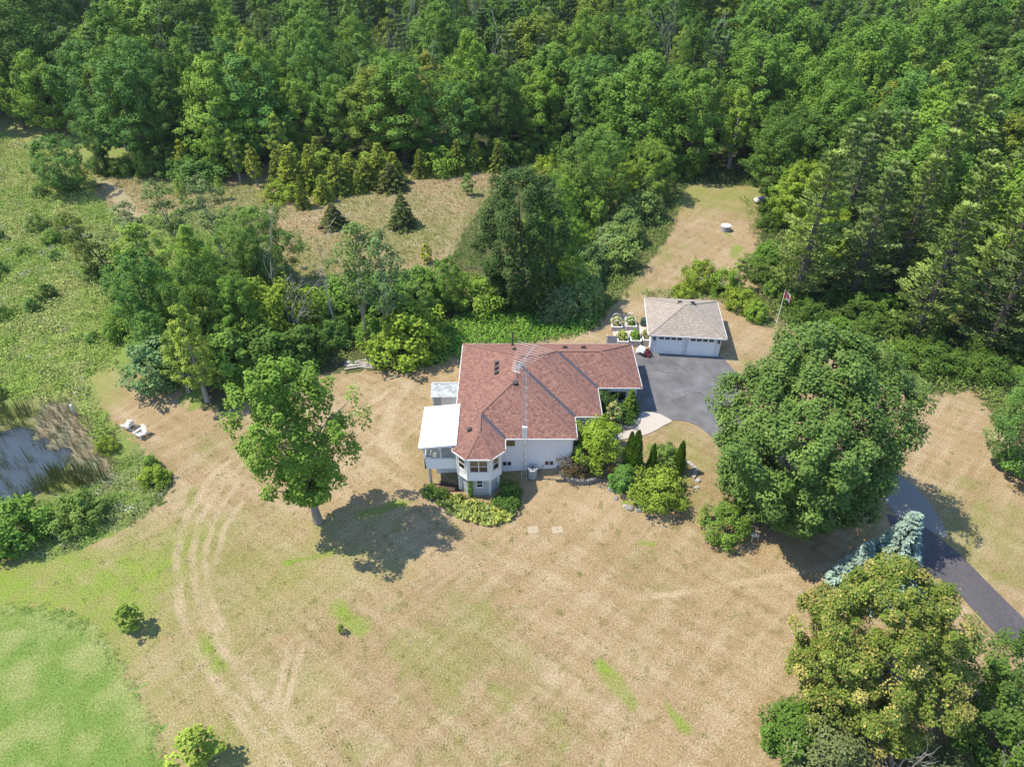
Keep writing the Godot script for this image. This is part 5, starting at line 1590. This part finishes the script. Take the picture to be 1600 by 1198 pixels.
	for p in scatter(poly([-95, -108, -72, -106, -58, -92, -50, -80, -44, -70, -41.5, -60, -44, -56, -50, -54, -56, -54, -75, -60]), 5.2, []):
		if n1.get_noise_2d(p.x * 1.3, p.y * 1.3) < -0.05: continue
		plant("wetland_bush", K.shrub[i % 3], gnd(p.x, p.y), rnd(0.9, 2.1), rnd(0, TAU), [M.leaf, M.leaf_cool, M.leaf_dark, M.leaf_grey][i % 4], "%s wetland bush among the weeds, %s from the forest side" % [["mid green", "bluish", "dark", "grey-green"][i % 4], ordinal(i)], "shrub", "bushes scattered over the wetland", rnd(0.9, 1.4))
		i += 1
	i = 0
	for p in scatter(poly([-44, -70, -36, -72, -35, -60, -36.5, -57.5, -41, -57.5, -43.5, -58.5]), 3.2, []):
		plant("thicket_bush", K.shrub[i % 3], gnd(p.x, p.y), rnd(2.0, 3.6), rnd(0, TAU), [M.leaf, M.leaf_warm, M.leaf_grey][i % 3], "%s bush in the thicket behind the mown grass, %s from its far side" % [["mid green", "light green", "grey-green"][i % 3], ordinal(i)], "shrub", "bushes filling the thicket beyond the pond lawn")
		i += 1
	i = 0
	for p in scatter(poly([-35, -70, -25, -70, -9, -70, -8, -64, -12, -59, -19, -57.5, -29, -56, -34, -58]), 3.4, []):
		plant("hedgerow_bush", K.shrub[(i * 2) % 3], gnd(p.x, p.y), rnd(2.0, 3.4), rnd(0, TAU), [M.leaf, M.leaf_dark, M.leaf_cool][i % 3], "%s bush under the hedgerow trees, %s from the meadow side" % [["mid green", "dark", "bluish green"][i % 3], ordinal(i)], "shrub", "bushes under the hedgerow trees")
		i += 1
	i = 0
	for p in scatter(poly([1.5, -76, 4, -66, 7, -72, 9.5, -81, 14, -88, 13, -100, 8, -100, 4, -90]), 3.2, []):
		plant("lane_bush", K.shrub[i % 3], gnd(p.x, p.y), rnd(2.2, 4.2), rnd(0, TAU), [M.leaf, M.leaf_warm, M.leaf_warm][i % 3], "%s bush between the dark round and broad lane trees, %s from behind" % [["mid green", "light green", "fresh green"][i % 3], ordinal(i)], "shrub", "bushes between the two big trees by the lane")
		i += 1

func forests() -> void:
	var hue := ["mid green", "dark green", "bluish green", "light green", "olive green"]
	var mats := [M.leaf, M.leaf_dark, M.leaf_cool, M.leaf_warm, M.leaf_olive]
	var shape := ["rounded", "lumpy", "spreading", "tall", "domed"]
	# back forest in rows that follow its edge
	var row := 0
	var depth := 0.0
	while depth < 128:
		var gap := 6.6 + row * 0.28
		var x := -104.0 - depth * 0.62
		var k := 0
		while x < 96 + depth * 0.62:
			var px := x + rnd(-1.6, 1.6)
			var edge := -111.5 if px < -40 else lerpf(-117, -112, ss(-40, -10, px)) if px < -10 else lerpf(-112, -117, ss(-10, 8, px)) if px < 10 else lerpf(-117, -109.5, ss(10, 26, px))
			var pz := edge - depth + rnd(-1.6, 1.6)
			x += gap * rnd(0.85, 1.15)
			# the wetland reaches up along the left side
			if px < -69 and pz > -124 - (px + 69) * 0.15 and depth < 12: continue
			if Vector2(px + 88, (pz + 172) * 0.55).length() < 10: continue
			if absf(px) > absf(pz) * 0.84 + 5: continue
			var sp := n1.get_noise_2d(px * 0.8, pz * 0.8) + rnd(-0.35, 0.35)
			var t := int(rng.randi() % 5)
			var c := int(clampf(2.0 + n2.get_noise_2d(px * 0.5, pz * 0.5) * 4.5 + rnd(-1.6, 1.6), 0, 4))
			var where := "%s from the wetland in forest row %s" % [ordinal(k), CARD[row]]
			k += 1
			var dark_core: bool = px > 5 and depth < 14
			if sp > 0.34 and depth > 8:
				plant("pine_tree", K.pine[t % 2], gnd(px, pz), rnd(14, 19), rnd(0, TAU), M.needle if t % 2 else M.needle_dark, "%s layered pine, %s" % [["blue-green", "dark green"][t % 2], where], "pine", "trees of the back forest", rnd(0.9, 1.1))
			elif sp < -0.42 and depth > 8:
				plant("dead_tree", K.dead[t % 2], gnd(px, pz), rnd(11, 15), rnd(0, TAU), M.leaf, "%s bare dead tree, %s" % [["pale grey", "brownish grey"][t % 2], where], "dead tree", "trees of the back forest", 0.8)
				plant("slender_tree", K.poplar[t % 2], gnd(px + 2.5, pz + 1.0), rnd(9, 12), rnd(0, TAU), mats[c], "%s slender tree beside a dead one, %s" % [hue[c], where], "tree", "trees of the back forest", rnd(1.0, 1.3))
			elif sp < -0.28:
				plant("slender_tree", K.poplar[t % 2], gnd(px, pz), rnd(12, 17), rnd(0, TAU), mats[c], "%s slender airy tree, %s" % [hue[c], where], "tree", "trees of the back forest", rnd(1.0, 1.35))
			else:
				if dark_core: c = [0, 1, 0, 2, 1][c]
				plant("forest_tree", K.broad[t], gnd(px, pz), rnd(10.5, 18.5) * (0.95 if row == 0 else 1.0), rnd(0, TAU), mats[c], "%s %s tree, %s" % [hue[c], shape[t], where], "tree", "trees of the back forest", rnd(0.8, 1.35))
		depth += gap * 1.02
		row += 1
	# the wood to the right of the lane and the maple
	var wood := poly([39.5, -107, 36.5, -96, 33.5, -85, 31.2, -76, 31.4, -68.5, 33.6, -64.0, 38, -61.5, 42.5, -57.0, 49, -55.5, 56, -57.5, 75, -57, 98, -108])
	var i := 0
	for p in scatter(wood, 5.7, [], 0.75):
		if p.x > -p.y * 0.86 + 6: continue
		var sp := n1.get_noise_2d(p.x * 1.2 + 50, p.y * 1.2) + rnd(-0.2, 0.2)
		var t := int(rng.randi() % 5)
		var c := int(clampf(2.0 + n2.get_noise_2d(p.x * 0.5, p.y * 0.5) * 4.0 + rnd(-1.8, 1.8), 0, 4))
		var piny: bool = p.x > 40 and p.y > -96
		var where := "%s from the far end of the lane wood" % ordinal(i % 60) if i < 60 else "%s past the sixtieth of the lane wood" % ordinal(i - 60)
		i += 1
		if (piny and sp > -0.22) or sp > 0.42:
			plant("wood_pine", K.pine[t % 2], gnd(p.x, p.y), rnd(14, 18.5), rnd(0, TAU), [M.needle, M.needle_bright, M.needle_bright][t % 3], "%s layered pine, %s" % [["mid green", "pale green", "pale green"][t % 3], where], "pine", "trees of the wood by the lane", rnd(0.95, 1.2))
		elif p.x < 38 + maxf(0, (-p.y - 70) * 0.2) and sp > -0.2:
			plant("wood_tree", K.broad[[4, 2, 0][t % 3]], gnd(p.x, p.y), rnd(8.5, 12.5), rnd(0, TAU), [M.leaf_warm, M.leaf, M.leaf_gold, M.leaf_dark, M.leaf][c], "%s edge tree, %s" % [["light green", "mid green", "yellow-green", "dark green", "fresh green"][c], where], "tree", "trees of the wood by the lane", rnd(0.95, 1.2))
		else:
			plant("wood_tree", K.broad[t], gnd(p.x, p.y), rnd(12.5, 16.5), rnd(0, TAU), mats[c], "%s %s tree, %s" % [hue[c], shape[t], where], "tree", "trees of the wood by the lane", rnd(0.85, 1.1))
	# bushes that skirt the wood
	i = 0
	for q in by_x([[31.2, -66.8], [30.4, -69.8], [30.6, -73.5], [32.6, -64.4], [34.8, -61.6], [37.2, -60.2], [39.6, -57.6], [41.0, -55.2], [43.6, -54.4], [46.4, -53.6], [49.5, -53.2], [33.4, -80.5], [35.2, -88], [36.9, -93.4], [31.8, -77.4], [52.5, -54.0], [36.0, -58.2], [33.0, -61.0], [39.0, -55.0], [33.6, -70.4], [35.5, -66.6], [38.2, -64.4], [41.0, -61.4], [43.6, -58.8], [47.0, -57.4], [50.6, -57.0], [34.0, -74.6], [37.4, -69.0], [41.2, -65.8], [45.4, -62.4], [54.0, -57.8]]):
		plant("skirt_bush", K.shrub[i % 3], gnd(q[0], q[1]), rnd(1.2, 2.7), i, [M.leaf, M.leaf_dark, M.leaf_dark][i % 3], "%s bush skirting the lane wood, %s from the lane outwards" % [["mid green", "dark", "dusky"][i % 3], ordinal(i)], "shrub", "bushes skirting the wood", rnd(1.0, 1.3))
		i += 1
	i = 0
	for k in 34:
		var x := -66.0 + k * 2.9
		if x > 36: break
		var edge := -109.0 if x < -40 else lerpf(-114, -109.5, ss(-40, -10, x)) if x < -10 else lerpf(-109.5, -114.5, ss(-10, 8, x)) if x < 10 else lerpf(-114.5, -107, ss(10, 26, x))
		if x > -36 and x < -15 : continue
		plant("edge_bush", K.shrub[i % 3], gnd(x + rnd(-0.8, 0.8), edge + rnd(-1, 0.6)), rnd(2.0, 4.6), k, [M.leaf_dark, M.leaf, M.leaf_warm, M.leaf_dark][i % 4], "%s bush at the foot of the back forest, %s from the wetland" % [["dark", "mid green", "light green", "shaded dark"][i % 4], ordinal(i)], "shrub", "bushes at the foot of the back forest", rnd(0.8, 1.2))
		i += 1

func ground_cover() -> void:
	var mg := tuft_mesh(9, 0.21, 0.34, 0.045)
	var weed := tuft_mesh(0, 0.5, 0.45, 0.17, 30)
	var leafy := tuft_mesh(0, 0.55, 0.5, 0.2, 26)
	var reed := tuft_mesh(10, 1.7, 0.5, 0.05)
	var fld := tuft_mesh(3, 0.14, 0.3, 0.03, 16)
	# meadow
	var pts := scatter(P.meadow, 0.32, [P.path])
	tufts("meadow_grass", mg, M.grass, pts, 0.5, 1.1, C(0.46, 0.355, 0.20), C(0.25, 0.30, 0.085), "dry tan and olive grass covering the hillside meadow", "grass")
	# wetland
	var wet := poly([-110, -135, -70, -112, -64, -101, -56, -92, -47, -80, -43, -70, -41, -60, -41, -56.6, -43.6, -55.6, -39.9, -51.2, -37, -47.6, -36.2, -46.4, -38, -46.8, -41, -50.5, -44.4, -53.4, -48, -53, -60, -56, -95, -70])
	pts = scatter(wet, 0.62, [P.path, P.meadow])
	tufts("wetland_weeds", weed, M.grass, pts, 0.7, 1.4, C(0.24, 0.36, 0.065), C(0.40, 0.45, 0.14), "tall light green weeds filling the wetland", "weeds", C(0.42, 0.42, 0.33), 0.02)
	# pond banks
	var bank := poly([-62, -33.4, -39.9, -34.0, -35.4, -33.4, -33.9, -34.1, -30.6, -36.9, -28.9, -40.2, -29.9, -42.7, -33.6, -45.2, -35.4, -44.2, -34.6, -42.2, -36.5, -40.5, -40.5, -38.6, -47, -36.6, -62, -37.5])
	pts = scatter(bank, 0.36, [])
	tufts("bank_weeds", weed, M.grass, pts, 0.4, 0.9, C(0.22, 0.34, 0.07), C(0.36, 0.41, 0.16), "green weeds with pale flower heads along the pond bank", "weeds", C(0.5, 0.5, 0.42), 0.05)
	var shore := poly([-37, -47.6, -35.6, -45.6, -34.6, -43.2, -34.8, -41.6, -38, -42.6, -41, -45, -45.2, -46.4, -46.6, -52.4, -44.6, -53.2, -41, -50.4])
	pts = scatter(shore, 0.4, [])
	tufts("dry_reeds", reed, M.grass, pts, 0.25, 0.55, C(0.30, 0.24, 0.15), C(0.17, 0.18, 0.10), "brown and grey-green dry reeds on the pond's shore", "reeds")
	var rd := poly([-58, -53, -47, -52, -46.5, -49.5, -49.5, -47, -52, -44, -58, -44])
	pts = scatter(rd, 0.7, [])
	for p in scatter(poly([-60, -52, -47, -51, -45, -46, -40, -44, -38, -42, -41, -40.5, -48, -38.5, -60, -39]), 0.8, []):
		if n1.get_noise_2d(p.x * 3, p.y * 3) > 0.12: pts.append(p)
	pts.append_array(scatter(poly([-42, -42.6, -36, -43.2, -34.6, -41.4, -38, -40, -42.4, -40.2]), 0.5, []))
	tufts("green_reeds", reed, M.grass, pts, 0.7, 1.2, C(0.10, 0.15, 0.05), C(0.17, 0.19, 0.07), "upright green reeds standing in the pond water", "reeds")
	# the field of tall grass in the lower corner
	pts = scatter(P.field, 0.3, [])
	var keep: Array = []
	for p in pts:
		if p.x > -47 and p.y < -14: keep.append(p)
	tufts("field_grass", fld, M.grass, keep, 0.5, 0.9, C(0.19, 0.27, 0.05), C(0.32, 0.36, 0.11), "uncut bright green grass of the field", "grass")
	var rim := PackedVector2Array()
	rim = poly([-48, -30.2, -36.8, -29.75, -33.0, -29.4, -28.7, -27.7, -25.4, -24.5, -22.2, -21.3, -20.1, -18.3, -18.3, -14, -19.3, -14, -21.1, -18.3, -23.2, -21.5, -26.4, -24.5, -29.4, -26.7, -33.2, -28.3, -37, -28.6, -48, -29.2])
	tufts("field_edge_weeds", weed, M.grass, scatter(rim, 0.36, []), 0.15, 0.45, C(0.16, 0.26, 0.055), C(0.25, 0.33, 0.10), "taller darker weeds along the edge of the field", "weeds")
	# bright ground cover on the slope behind the house
	var slope := poly([-11.6, -54.5, -10.4, -54.2, -5.6, -56.9, 1.8, -59.5, 7.8, -61.2, 10.0, -65.2, 7.0, -68.5, 1.0, -66.5, -6.0, -64.5, -9.8, -59.5])
	tufts("slope_vines", leafy, M.grass, scatter(slope, 0.42, []), 0.7, 1.2, C(0.16, 0.33, 0.04), C(0.24, 0.42, 0.065), "bright green leafy vines covering the slope behind the house", "ground cover")
	# undergrowth
	var und: Array = []
	und.append_array(scatter(poly([28.4, -68, 30.4, -61.4, 33.2, -55, 38.3, -50.7, 44.5, -51.0, 44.0, -46.6, 46, -46, 50, -52, 50, -56, 38, -58, 32, -68]), 0.5, []))
	und.append_array(scatter(poly([30, -75, 31.5, -62, 37, -58, 42, -54, 50, -52.5, 62, -54, 72, -60, 60, -74, 42, -84, 36, -98, 34.4, -98, 32.4, -86]), 0.85, []))
	und.append_array(scatter(poly([3.5, -62, 8.8, -62.6, 12.0, -67.4, 16.2, -75, 22.2, -87.5, 27.2, -103.5, 22, -103, 12, -84, 6, -72]), 0.6, []))
	und.append_array(scatter(poly([-12, -66, -7, -66, -4, -78, -1, -98, 8, -110.5, -4, -113, -7, -100, -11, -80]), 0.8, [P.meadow]))
	und.append_array(scatter(poly([-44, -96, -34, -86, -26, -71, -36, -69, -42, -70, -47, -80, -54, -92]), 0.7, [P.path, P.meadow]))
	und.append_array(scatter(poly([-36, -70, -24, -68, -8, -66, -4, -60, -12, -56.2, -19, -55.4, -26, -52.6, -31, -52.6, -36, -56]), 0.8, []))
	und.append_array(scatter(poly([29.5, -66, 31.5, -61.5, 36, -57.5, 38.8, -52.6, 44, -52.2, 50, -51.5, 56, -56, 36, -66]), 0.7, []))
	und.append_array(scatter(poly([-66, -108, -40, -112, -16, -106, -4, -111.5, 8, -110, 26.5, -103.6, 39, -102.8, 39, -110, 0, -117, -66, -116]), 0.95, []))
	und.append_array(scatter(poly([16, -68.6, 22, -68.4, 26, -67, 27.6, -62, 29.6, -62.6, 27.5, -69, 24.5, -72, 20.5, -71, 15, -70.2]), 0.5, []))
	tufts("undergrowth", leafy, M.grass, und, 0.5, 1.1, C(0.14, 0.23, 0.045), C(0.26, 0.32, 0.085), "leafy undergrowth at the foot of the hedgerow and woods", "undergrowth")
	# short tufts that break the mown grass
	var lawn := poly([-30, -49, -22, -51, -12, -53.5, -8, -52, -8.2, -41, -6, -36.6, 0.6, -36.8, 8, -37, 12, -36, 17, -33.6, 24, -29.6, 30, -28, 36, -17, -17.5, -15, -20, -20, -27, -28, -34, -31, -33, -33, -29, -37, -27.8, -41])
	var turf := tuft_mesh(5, 0.07, 0.16, 0.035)
	var lp: Array = []
	for p in scatter(lawn, 0.34, [P.strip]):
		if n2.get_noise_2d(p.x * 2.1, p.y * 2.1) + rnd(-0.4, 0.4) > 0.05: lp.append(p)
	var xf: Array = []
	var cs: Array = []
	for p in lp:
		var k := rnd(0.6, 1.3)
		xf.append(Transform3D(Basis(Vector3.UP, rnd(0, TAU)).scaled(Vector3(k, k, k)), Vector3(p.x, hgt(p.x, p.y) - 0.01, p.y)))
		cs.append(lawn_colour(p).lerp(OLIVE, rnd(0, 0.3)) * rnd(0.78, 1.2))
	for p in scatter(lawn, 1.1, [P.strip], 1.0):
		if rng.randf() > 0.55 + 0.5 * n1.get_noise_2d(p.x * 2 + 60, p.y * 2): continue
		var k := rnd(0.9, 2.2)
		xf.append(Transform3D(Basis(Vector3.UP, rnd(0, TAU)).scaled(Vector3(k, k * 0.8, k)), Vector3(p.x, hgt(p.x, p.y) - 0.01, p.y)))
		cs.append(C(0.16, 0.15, 0.055).lerp(C(0.13, 0.19, 0.045), rng.randf()) * rnd(0.7, 1.2))
	stuff("lawn_turf", turf, M.grass, xf, cs, "short dry turf of the mown lawn", "grass")

# ---------------------------------------------------------------- the scene
func _ready() -> void:
	var cam := Camera3D.new()
	cam.name = "camera"
	cam.position = Vector3(0, 40, 0)
	cam.rotation_degrees = Vector3(-37.3, 0, 0)
	cam.fov = 58.62
	cam.near = 0.5
	cam.far = 2500
	add_child(cam)
	var env := Environment.new()
	env.background_mode = Environment.BG_SKY
	var sky := Sky.new()
	var sm := ProceduralSkyMaterial.new()
	sm.sky_top_color = Color(0.42, 0.54, 0.72)
	sm.sky_horizon_color = Color(0.74, 0.78, 0.80)
	sm.sky_curve = 0.12
	sm.ground_bottom_color = Color(0.25, 0.25, 0.18)
	sm.ground_horizon_color = Color(0.62, 0.66, 0.68)
	sm.sky_energy_multiplier = 1.22
	sky.sky_material = sm
	env.sky = sky
	env.tonemap_mode = Environment.TONE_MAPPER_LINEAR
	env.tonemap_exposure = 1.54
	env.ssao_enabled = true
	env.ssil_enabled = true
	env.sdfgi_enabled = true
	env.fog_enabled = true
	env.fog_density = 0.0001
	env.fog_light_color = Color(0.74, 0.80, 0.84)
	var we := WorldEnvironment.new()
	we.name = "world_environment"
	we.environment = env
	add_child(we)
	var sun := DirectionalLight3D.new()
	sun.name = "sun"
	sun.light_color = Color(1.0, 0.965, 0.9)
	sun.light_energy = 1.5
	sun.light_angular_distance = 0.5
	sun.shadow_enabled = true
	add_child(sun)
	sun.look_at_from_position(Vector3.ZERO, Vector3(1.6, -2.6, 0.18))

	rng.seed = 4711
	n1.noise_type = FastNoiseLite.TYPE_SIMPLEX_SMOOTH
	n1.frequency = 0.045
	n1.fractal_octaves = 3
	n1.seed = 5
	n2.noise_type = FastNoiseLite.TYPE_SIMPLEX_SMOOTH
	n2.frequency = 0.28
	n2.fractal_octaves = 4
	n2.seed = 9
	n3.noise_type = FastNoiseLite.TYPE_SIMPLEX_SMOOTH
	n3.frequency = 0.5
	n3.fractal_octaves = 3
	n3.seed = 12
	materials()
	outlines()
	make_tracks()

	# setting
	struct("ground", ground_mesh(), M.ground)
	var wm := Buf.new()
	var wp: PackedVector2Array = P.water
	var wi := Geometry2D.triangulate_polygon(wp)
	for i in range(0, wi.size(), 3):
		var a := wp[wi[i]]
		var b := wp[wi[i + 1]]
		var c := wp[wi[i + 2]]
		wm.tri(Vector3(a.x, -2.98, a.y), Vector3(c.x, -2.98, c.y), Vector3(b.x, -2.98, b.y))
	struct("pond_water", wm.mesh(), M.water)
	var court := struct("driveway", drape(P.court, 0.045, 0.3, 0.12, 0.22), M.asphalt)
	for k in 5:
		var ck := Buf.new()
		var q: Vector2 = [Vector2(13.2, -54.6), Vector2(15.8, -56.6), Vector2(17.6, -51.0), Vector2(14.6, -49.6), Vector2(19.2, -55.6)][k]
		var dir := Vector2(1, 0).rotated([0.2, 1.1, 0.75, -0.3, 1.35][k])
		for i in 16:
			var q2 := q + dir.rotated(rnd(-0.6, 0.6)) * 0.24
			var sd := (q2 - q).normalized().orthogonal() * rnd(0.012, 0.03)
			ck.quad(Vector3(q.x - sd.x, hgt(q.x, q.y) + 0.052, q.y - sd.y), Vector3(q2.x - sd.x, hgt(q2.x, q2.y) + 0.052, q2.y - sd.y), Vector3(q2.x + sd.x, hgt(q2.x, q2.y) + 0.052, q2.y + sd.y), Vector3(q.x + sd.x, hgt(q.x, q.y) + 0.052, q.y + sd.y))
			q = q2
		part("crack", ck.mesh(), M.crack, court)
	struct("driveway_strip", drape(P.strip, 0.05, 0.3, 0.12, 0.16), M.asphalt_dark)
	struct("gravel_verge", drape(P.gravel, 0.03, 0.6, 0.08), M.gravel)
	struct("walkway", drape(smooth_poly(P.walk, 1), 0.07, 0.5, 0.12), M.paving)
	build_house()
	build_garage()
	make_kinds()
	key_trees()
	forests()
	build_small_things()
	ground_cover()

func materials() -> void:
	M.ground = grain(vmat(0.95, 0.2), ntex(0.09, 0.58, 1.0, 1024, 6, 3), 15.7)
	M.ground.albedo_color = Color(1.42, 1.40, 1.36).linear_to_srgb()
	M.ground.normal_enabled = true
	M.ground.normal_texture = ntex(0.35, 0, 1, 512, 3, 8, true, 3.0)
	M.ground.normal_scale = 0.35
	M.asphalt = grain(mat(C(0.175, 0.17, 0.172), 0.85, 0, 0.4), ntex(0.012, 0.74, 1.0, 512, 6, 21), 14.0)
	M.asphalt.vertex_color_use_as_albedo = true
	M.crack = mat(C(0.05, 0.048, 0.05), 0.9)
	M.asphalt_dark = grain(mat(C(0.115, 0.105, 0.112), 0.85, 0, 0.4), ntex(0.03, 0.78, 1.0, 512, 6, 22), 6.0)
	M.asphalt_dark.vertex_color_use_as_albedo = true
	M.gravel = grain(mat(C(0.36, 0.34, 0.31), 0.95), ntex(0.2, 0.55, 1.0, 512, 5, 23), 6.0)
	M.paving = grain(mat(C(0.56, 0.49, 0.42), 0.9), ntex(0.1, 0.75, 1.0, 512, 5, 24), 3.0)
	M.water = mat(C(0.045, 0.055, 0.06), 0.06, 0.0, 0.7)
	M.water.normal_enabled = true
	M.water.normal_texture = ntex(0.05, 0, 1, 256, 3, 31, true, 2.0)
	M.water.normal_scale = 0.25
	M.water.uv1_triplanar = true
	M.water.uv1_world_triplanar = true
	M.water.uv1_scale = Vector3.ONE / 4.0
	M.bark = vmat(0.9, 0.2)
	M.bark.roughness = 0.9
	M.leaf = leafmat(Color(1.30, 1.28, 0.95))
	M.leaf_dark = leafmat(Color(0.86, 0.86, 0.70))
	M.leaf_deep = leafmat(Color(0.50, 0.55, 0.55))
	M.leaf_round = leafmat(Color(1.1, 1.1, 1.0), 0.4)
	M.leaf_cool = leafmat(Color(1.12, 1.22, 1.20))
	M.leaf_warm = leafmat(Color(1.80, 1.60, 1.05))
	M.leaf_olive = leafmat(Color(1.75, 1.25, 0.9))
	M.leaf_grey = leafmat(Color(1.50, 1.32, 1.35))
	M.leaf_gold = leafmat(Color(2.1, 1.6, 0.85))
	M.leaf_pale = leafmat(Color(1.2, 1.1, 1.3))
	M.leaf_blue = leafmat(Color(1.5, 1.35, 2.6))
	M.leaf_silver = leafmat(Color(1.35, 1.27, 0.98), 0.5, 0.55)
	M.needle = leafmat(Color(1.35, 1.25, 0.95), 0.3)
	M.needle_dark = leafmat(Color(0.78, 0.82, 0.85), 0.25)
	M.needle_bright = leafmat(Color(1.8, 1.6, 1.0), 0.35)
	M.needle_warm = leafmat(Color(1.35, 1.1, 0.9), 0.25)
	M.grass = leafmat(Color(1, 1, 1), 0.4, 0.8)
	M.white = mat(C(0.72, 0.72, 0.70), 0.5)
	M.roof_white = mat(C(0.87, 0.87, 0.86), 0.5)
	M.siding = vmat(0.6, 0.4)
	M.siding.albedo_color = C(0.76, 0.76, 0.755).linear_to_srgb()
	M.grey_panel = vmat(0.7, 0.4)
	M.grey_panel.albedo_color = C(0.42, 0.43, 0.44).linear_to_srgb()
	M.door = mat(C(0.6, 0.6, 0.58), 0.5)
	M.pane = mat(C(0.02, 0.023, 0.027), 0.06, 0.0, 0.6)
	M.pane_blind = mat(C(0.16, 0.115, 0.07), 0.15, 0.0, 0.5)
	M.glass = mat(C(0.75, 0.82, 0.85), 0.03)
	M.glass.albedo_color.a = 0.15
	M.glass.transparency = BaseMaterial3D.TRANSPARENCY_ALPHA
	M.cushion = mat(C(0.6, 0.57, 0.5), 0.9)
	M.metal = mat(C(0.35, 0.35, 0.35), 0.4, 0.8)
	M.galv = mat(C(0.52, 0.53, 0.54), 0.45, 0.4)
	M.ac_grey = mat(C(0.34, 0.36, 0.37), 0.55)
	M.black = mat(C(0.025, 0.025, 0.027), 0.6)
	M.vent = mat(C(0.05, 0.042, 0.04), 0.7)
	M.valley = mat(C(0.075, 0.07, 0.085), 0.55, 0.2)
	M.shingle = mat(Color.WHITE, 0.92, 0, 0.3)
	M.shingle.albedo_texture = shingle_texture([C(0.218, 0.112, 0.088), C(0.234, 0.124, 0.097), C(0.200, 0.102, 0.081), C(0.246, 0.139, 0.107), C(0.165, 0.087, 0.072)], 7)
	M.shingle.uv1_scale = Vector3(1 / 4.2, 1 / 4.0, 1)
	M.shingle_cap = mat(C(0.22, 0.122, 0.095), 0.92, 0, 0.3)
	M.shingle_tan = mat(Color.WHITE, 0.92, 0, 0.3)
	M.shingle_tan.albedo_texture = shingle_texture([C(0.29, 0.245, 0.205), C(0.31, 0.26, 0.22), C(0.27, 0.225, 0.19), C(0.33, 0.285, 0.24)], 9)
	M.shingle_tan.uv1_scale = Vector3(1 / 4.2, 1 / 4.0, 1)
	M.shingle_tan_cap = mat(C(0.31, 0.265, 0.225), 0.92, 0, 0.3)
	M.shed_roof = vmat(0.8, 0.4)
	M.shed_roof.albedo_color = C(0.5, 0.52, 0.51).linear_to_srgb()
	M.bed_wood = mat(C(0.4, 0.385, 0.36), 0.85)
	M.soil = mat(C(0.06, 0.045, 0.03), 0.95)
	M.stone = grain(vmat(0.9, 0.3), ntex(0.15, 0.7, 1.1, 256, 4, 41), 1.3)
	M.stone.albedo_color = C(0.30, 0.29, 0.27).linear_to_srgb()
	M.stone_pale = grain(vmat(0.9, 0.3), ntex(0.15, 0.7, 1.1, 256, 4, 42), 1.3)
	M.stone_pale.albedo_color = C(0.48, 0.45, 0.40).linear_to_srgb()
	M.pad = vmat(0.9, 0.3)
	M.pad.albedo_color = C(0.52, 0.42, 0.37).linear_to_srgb()
	M.brick = vmat(0.9, 0.3)
	M.brick.albedo_color = C(0.11, 0.07, 0.055).linear_to_srgb()
	M.old_wood = mat(C(0.38, 0.34, 0.29), 0.9)
	M.concrete = grain(mat(C(0.36, 0.37, 0.38), 0.9), ntex(0.1, 0.8, 1.05, 256, 5, 51), 2.0)
	M.concrete_pale = mat(C(0.55, 0.55, 0.54), 0.9)
	M.lid = mat(C(0.36, 0.29, 0.20), 0.95)
	M.flag_red = mat(C(0.55, 0.035, 0.04), 0.8)
	M.flag_white = mat(C(0.75, 0.72, 0.7), 0.8)
	M.dark_red = mat(C(0.16, 0.025, 0.03), 0.5)
	M.barrel = mat(C(0.02, 0.06, 0.055), 0.5)
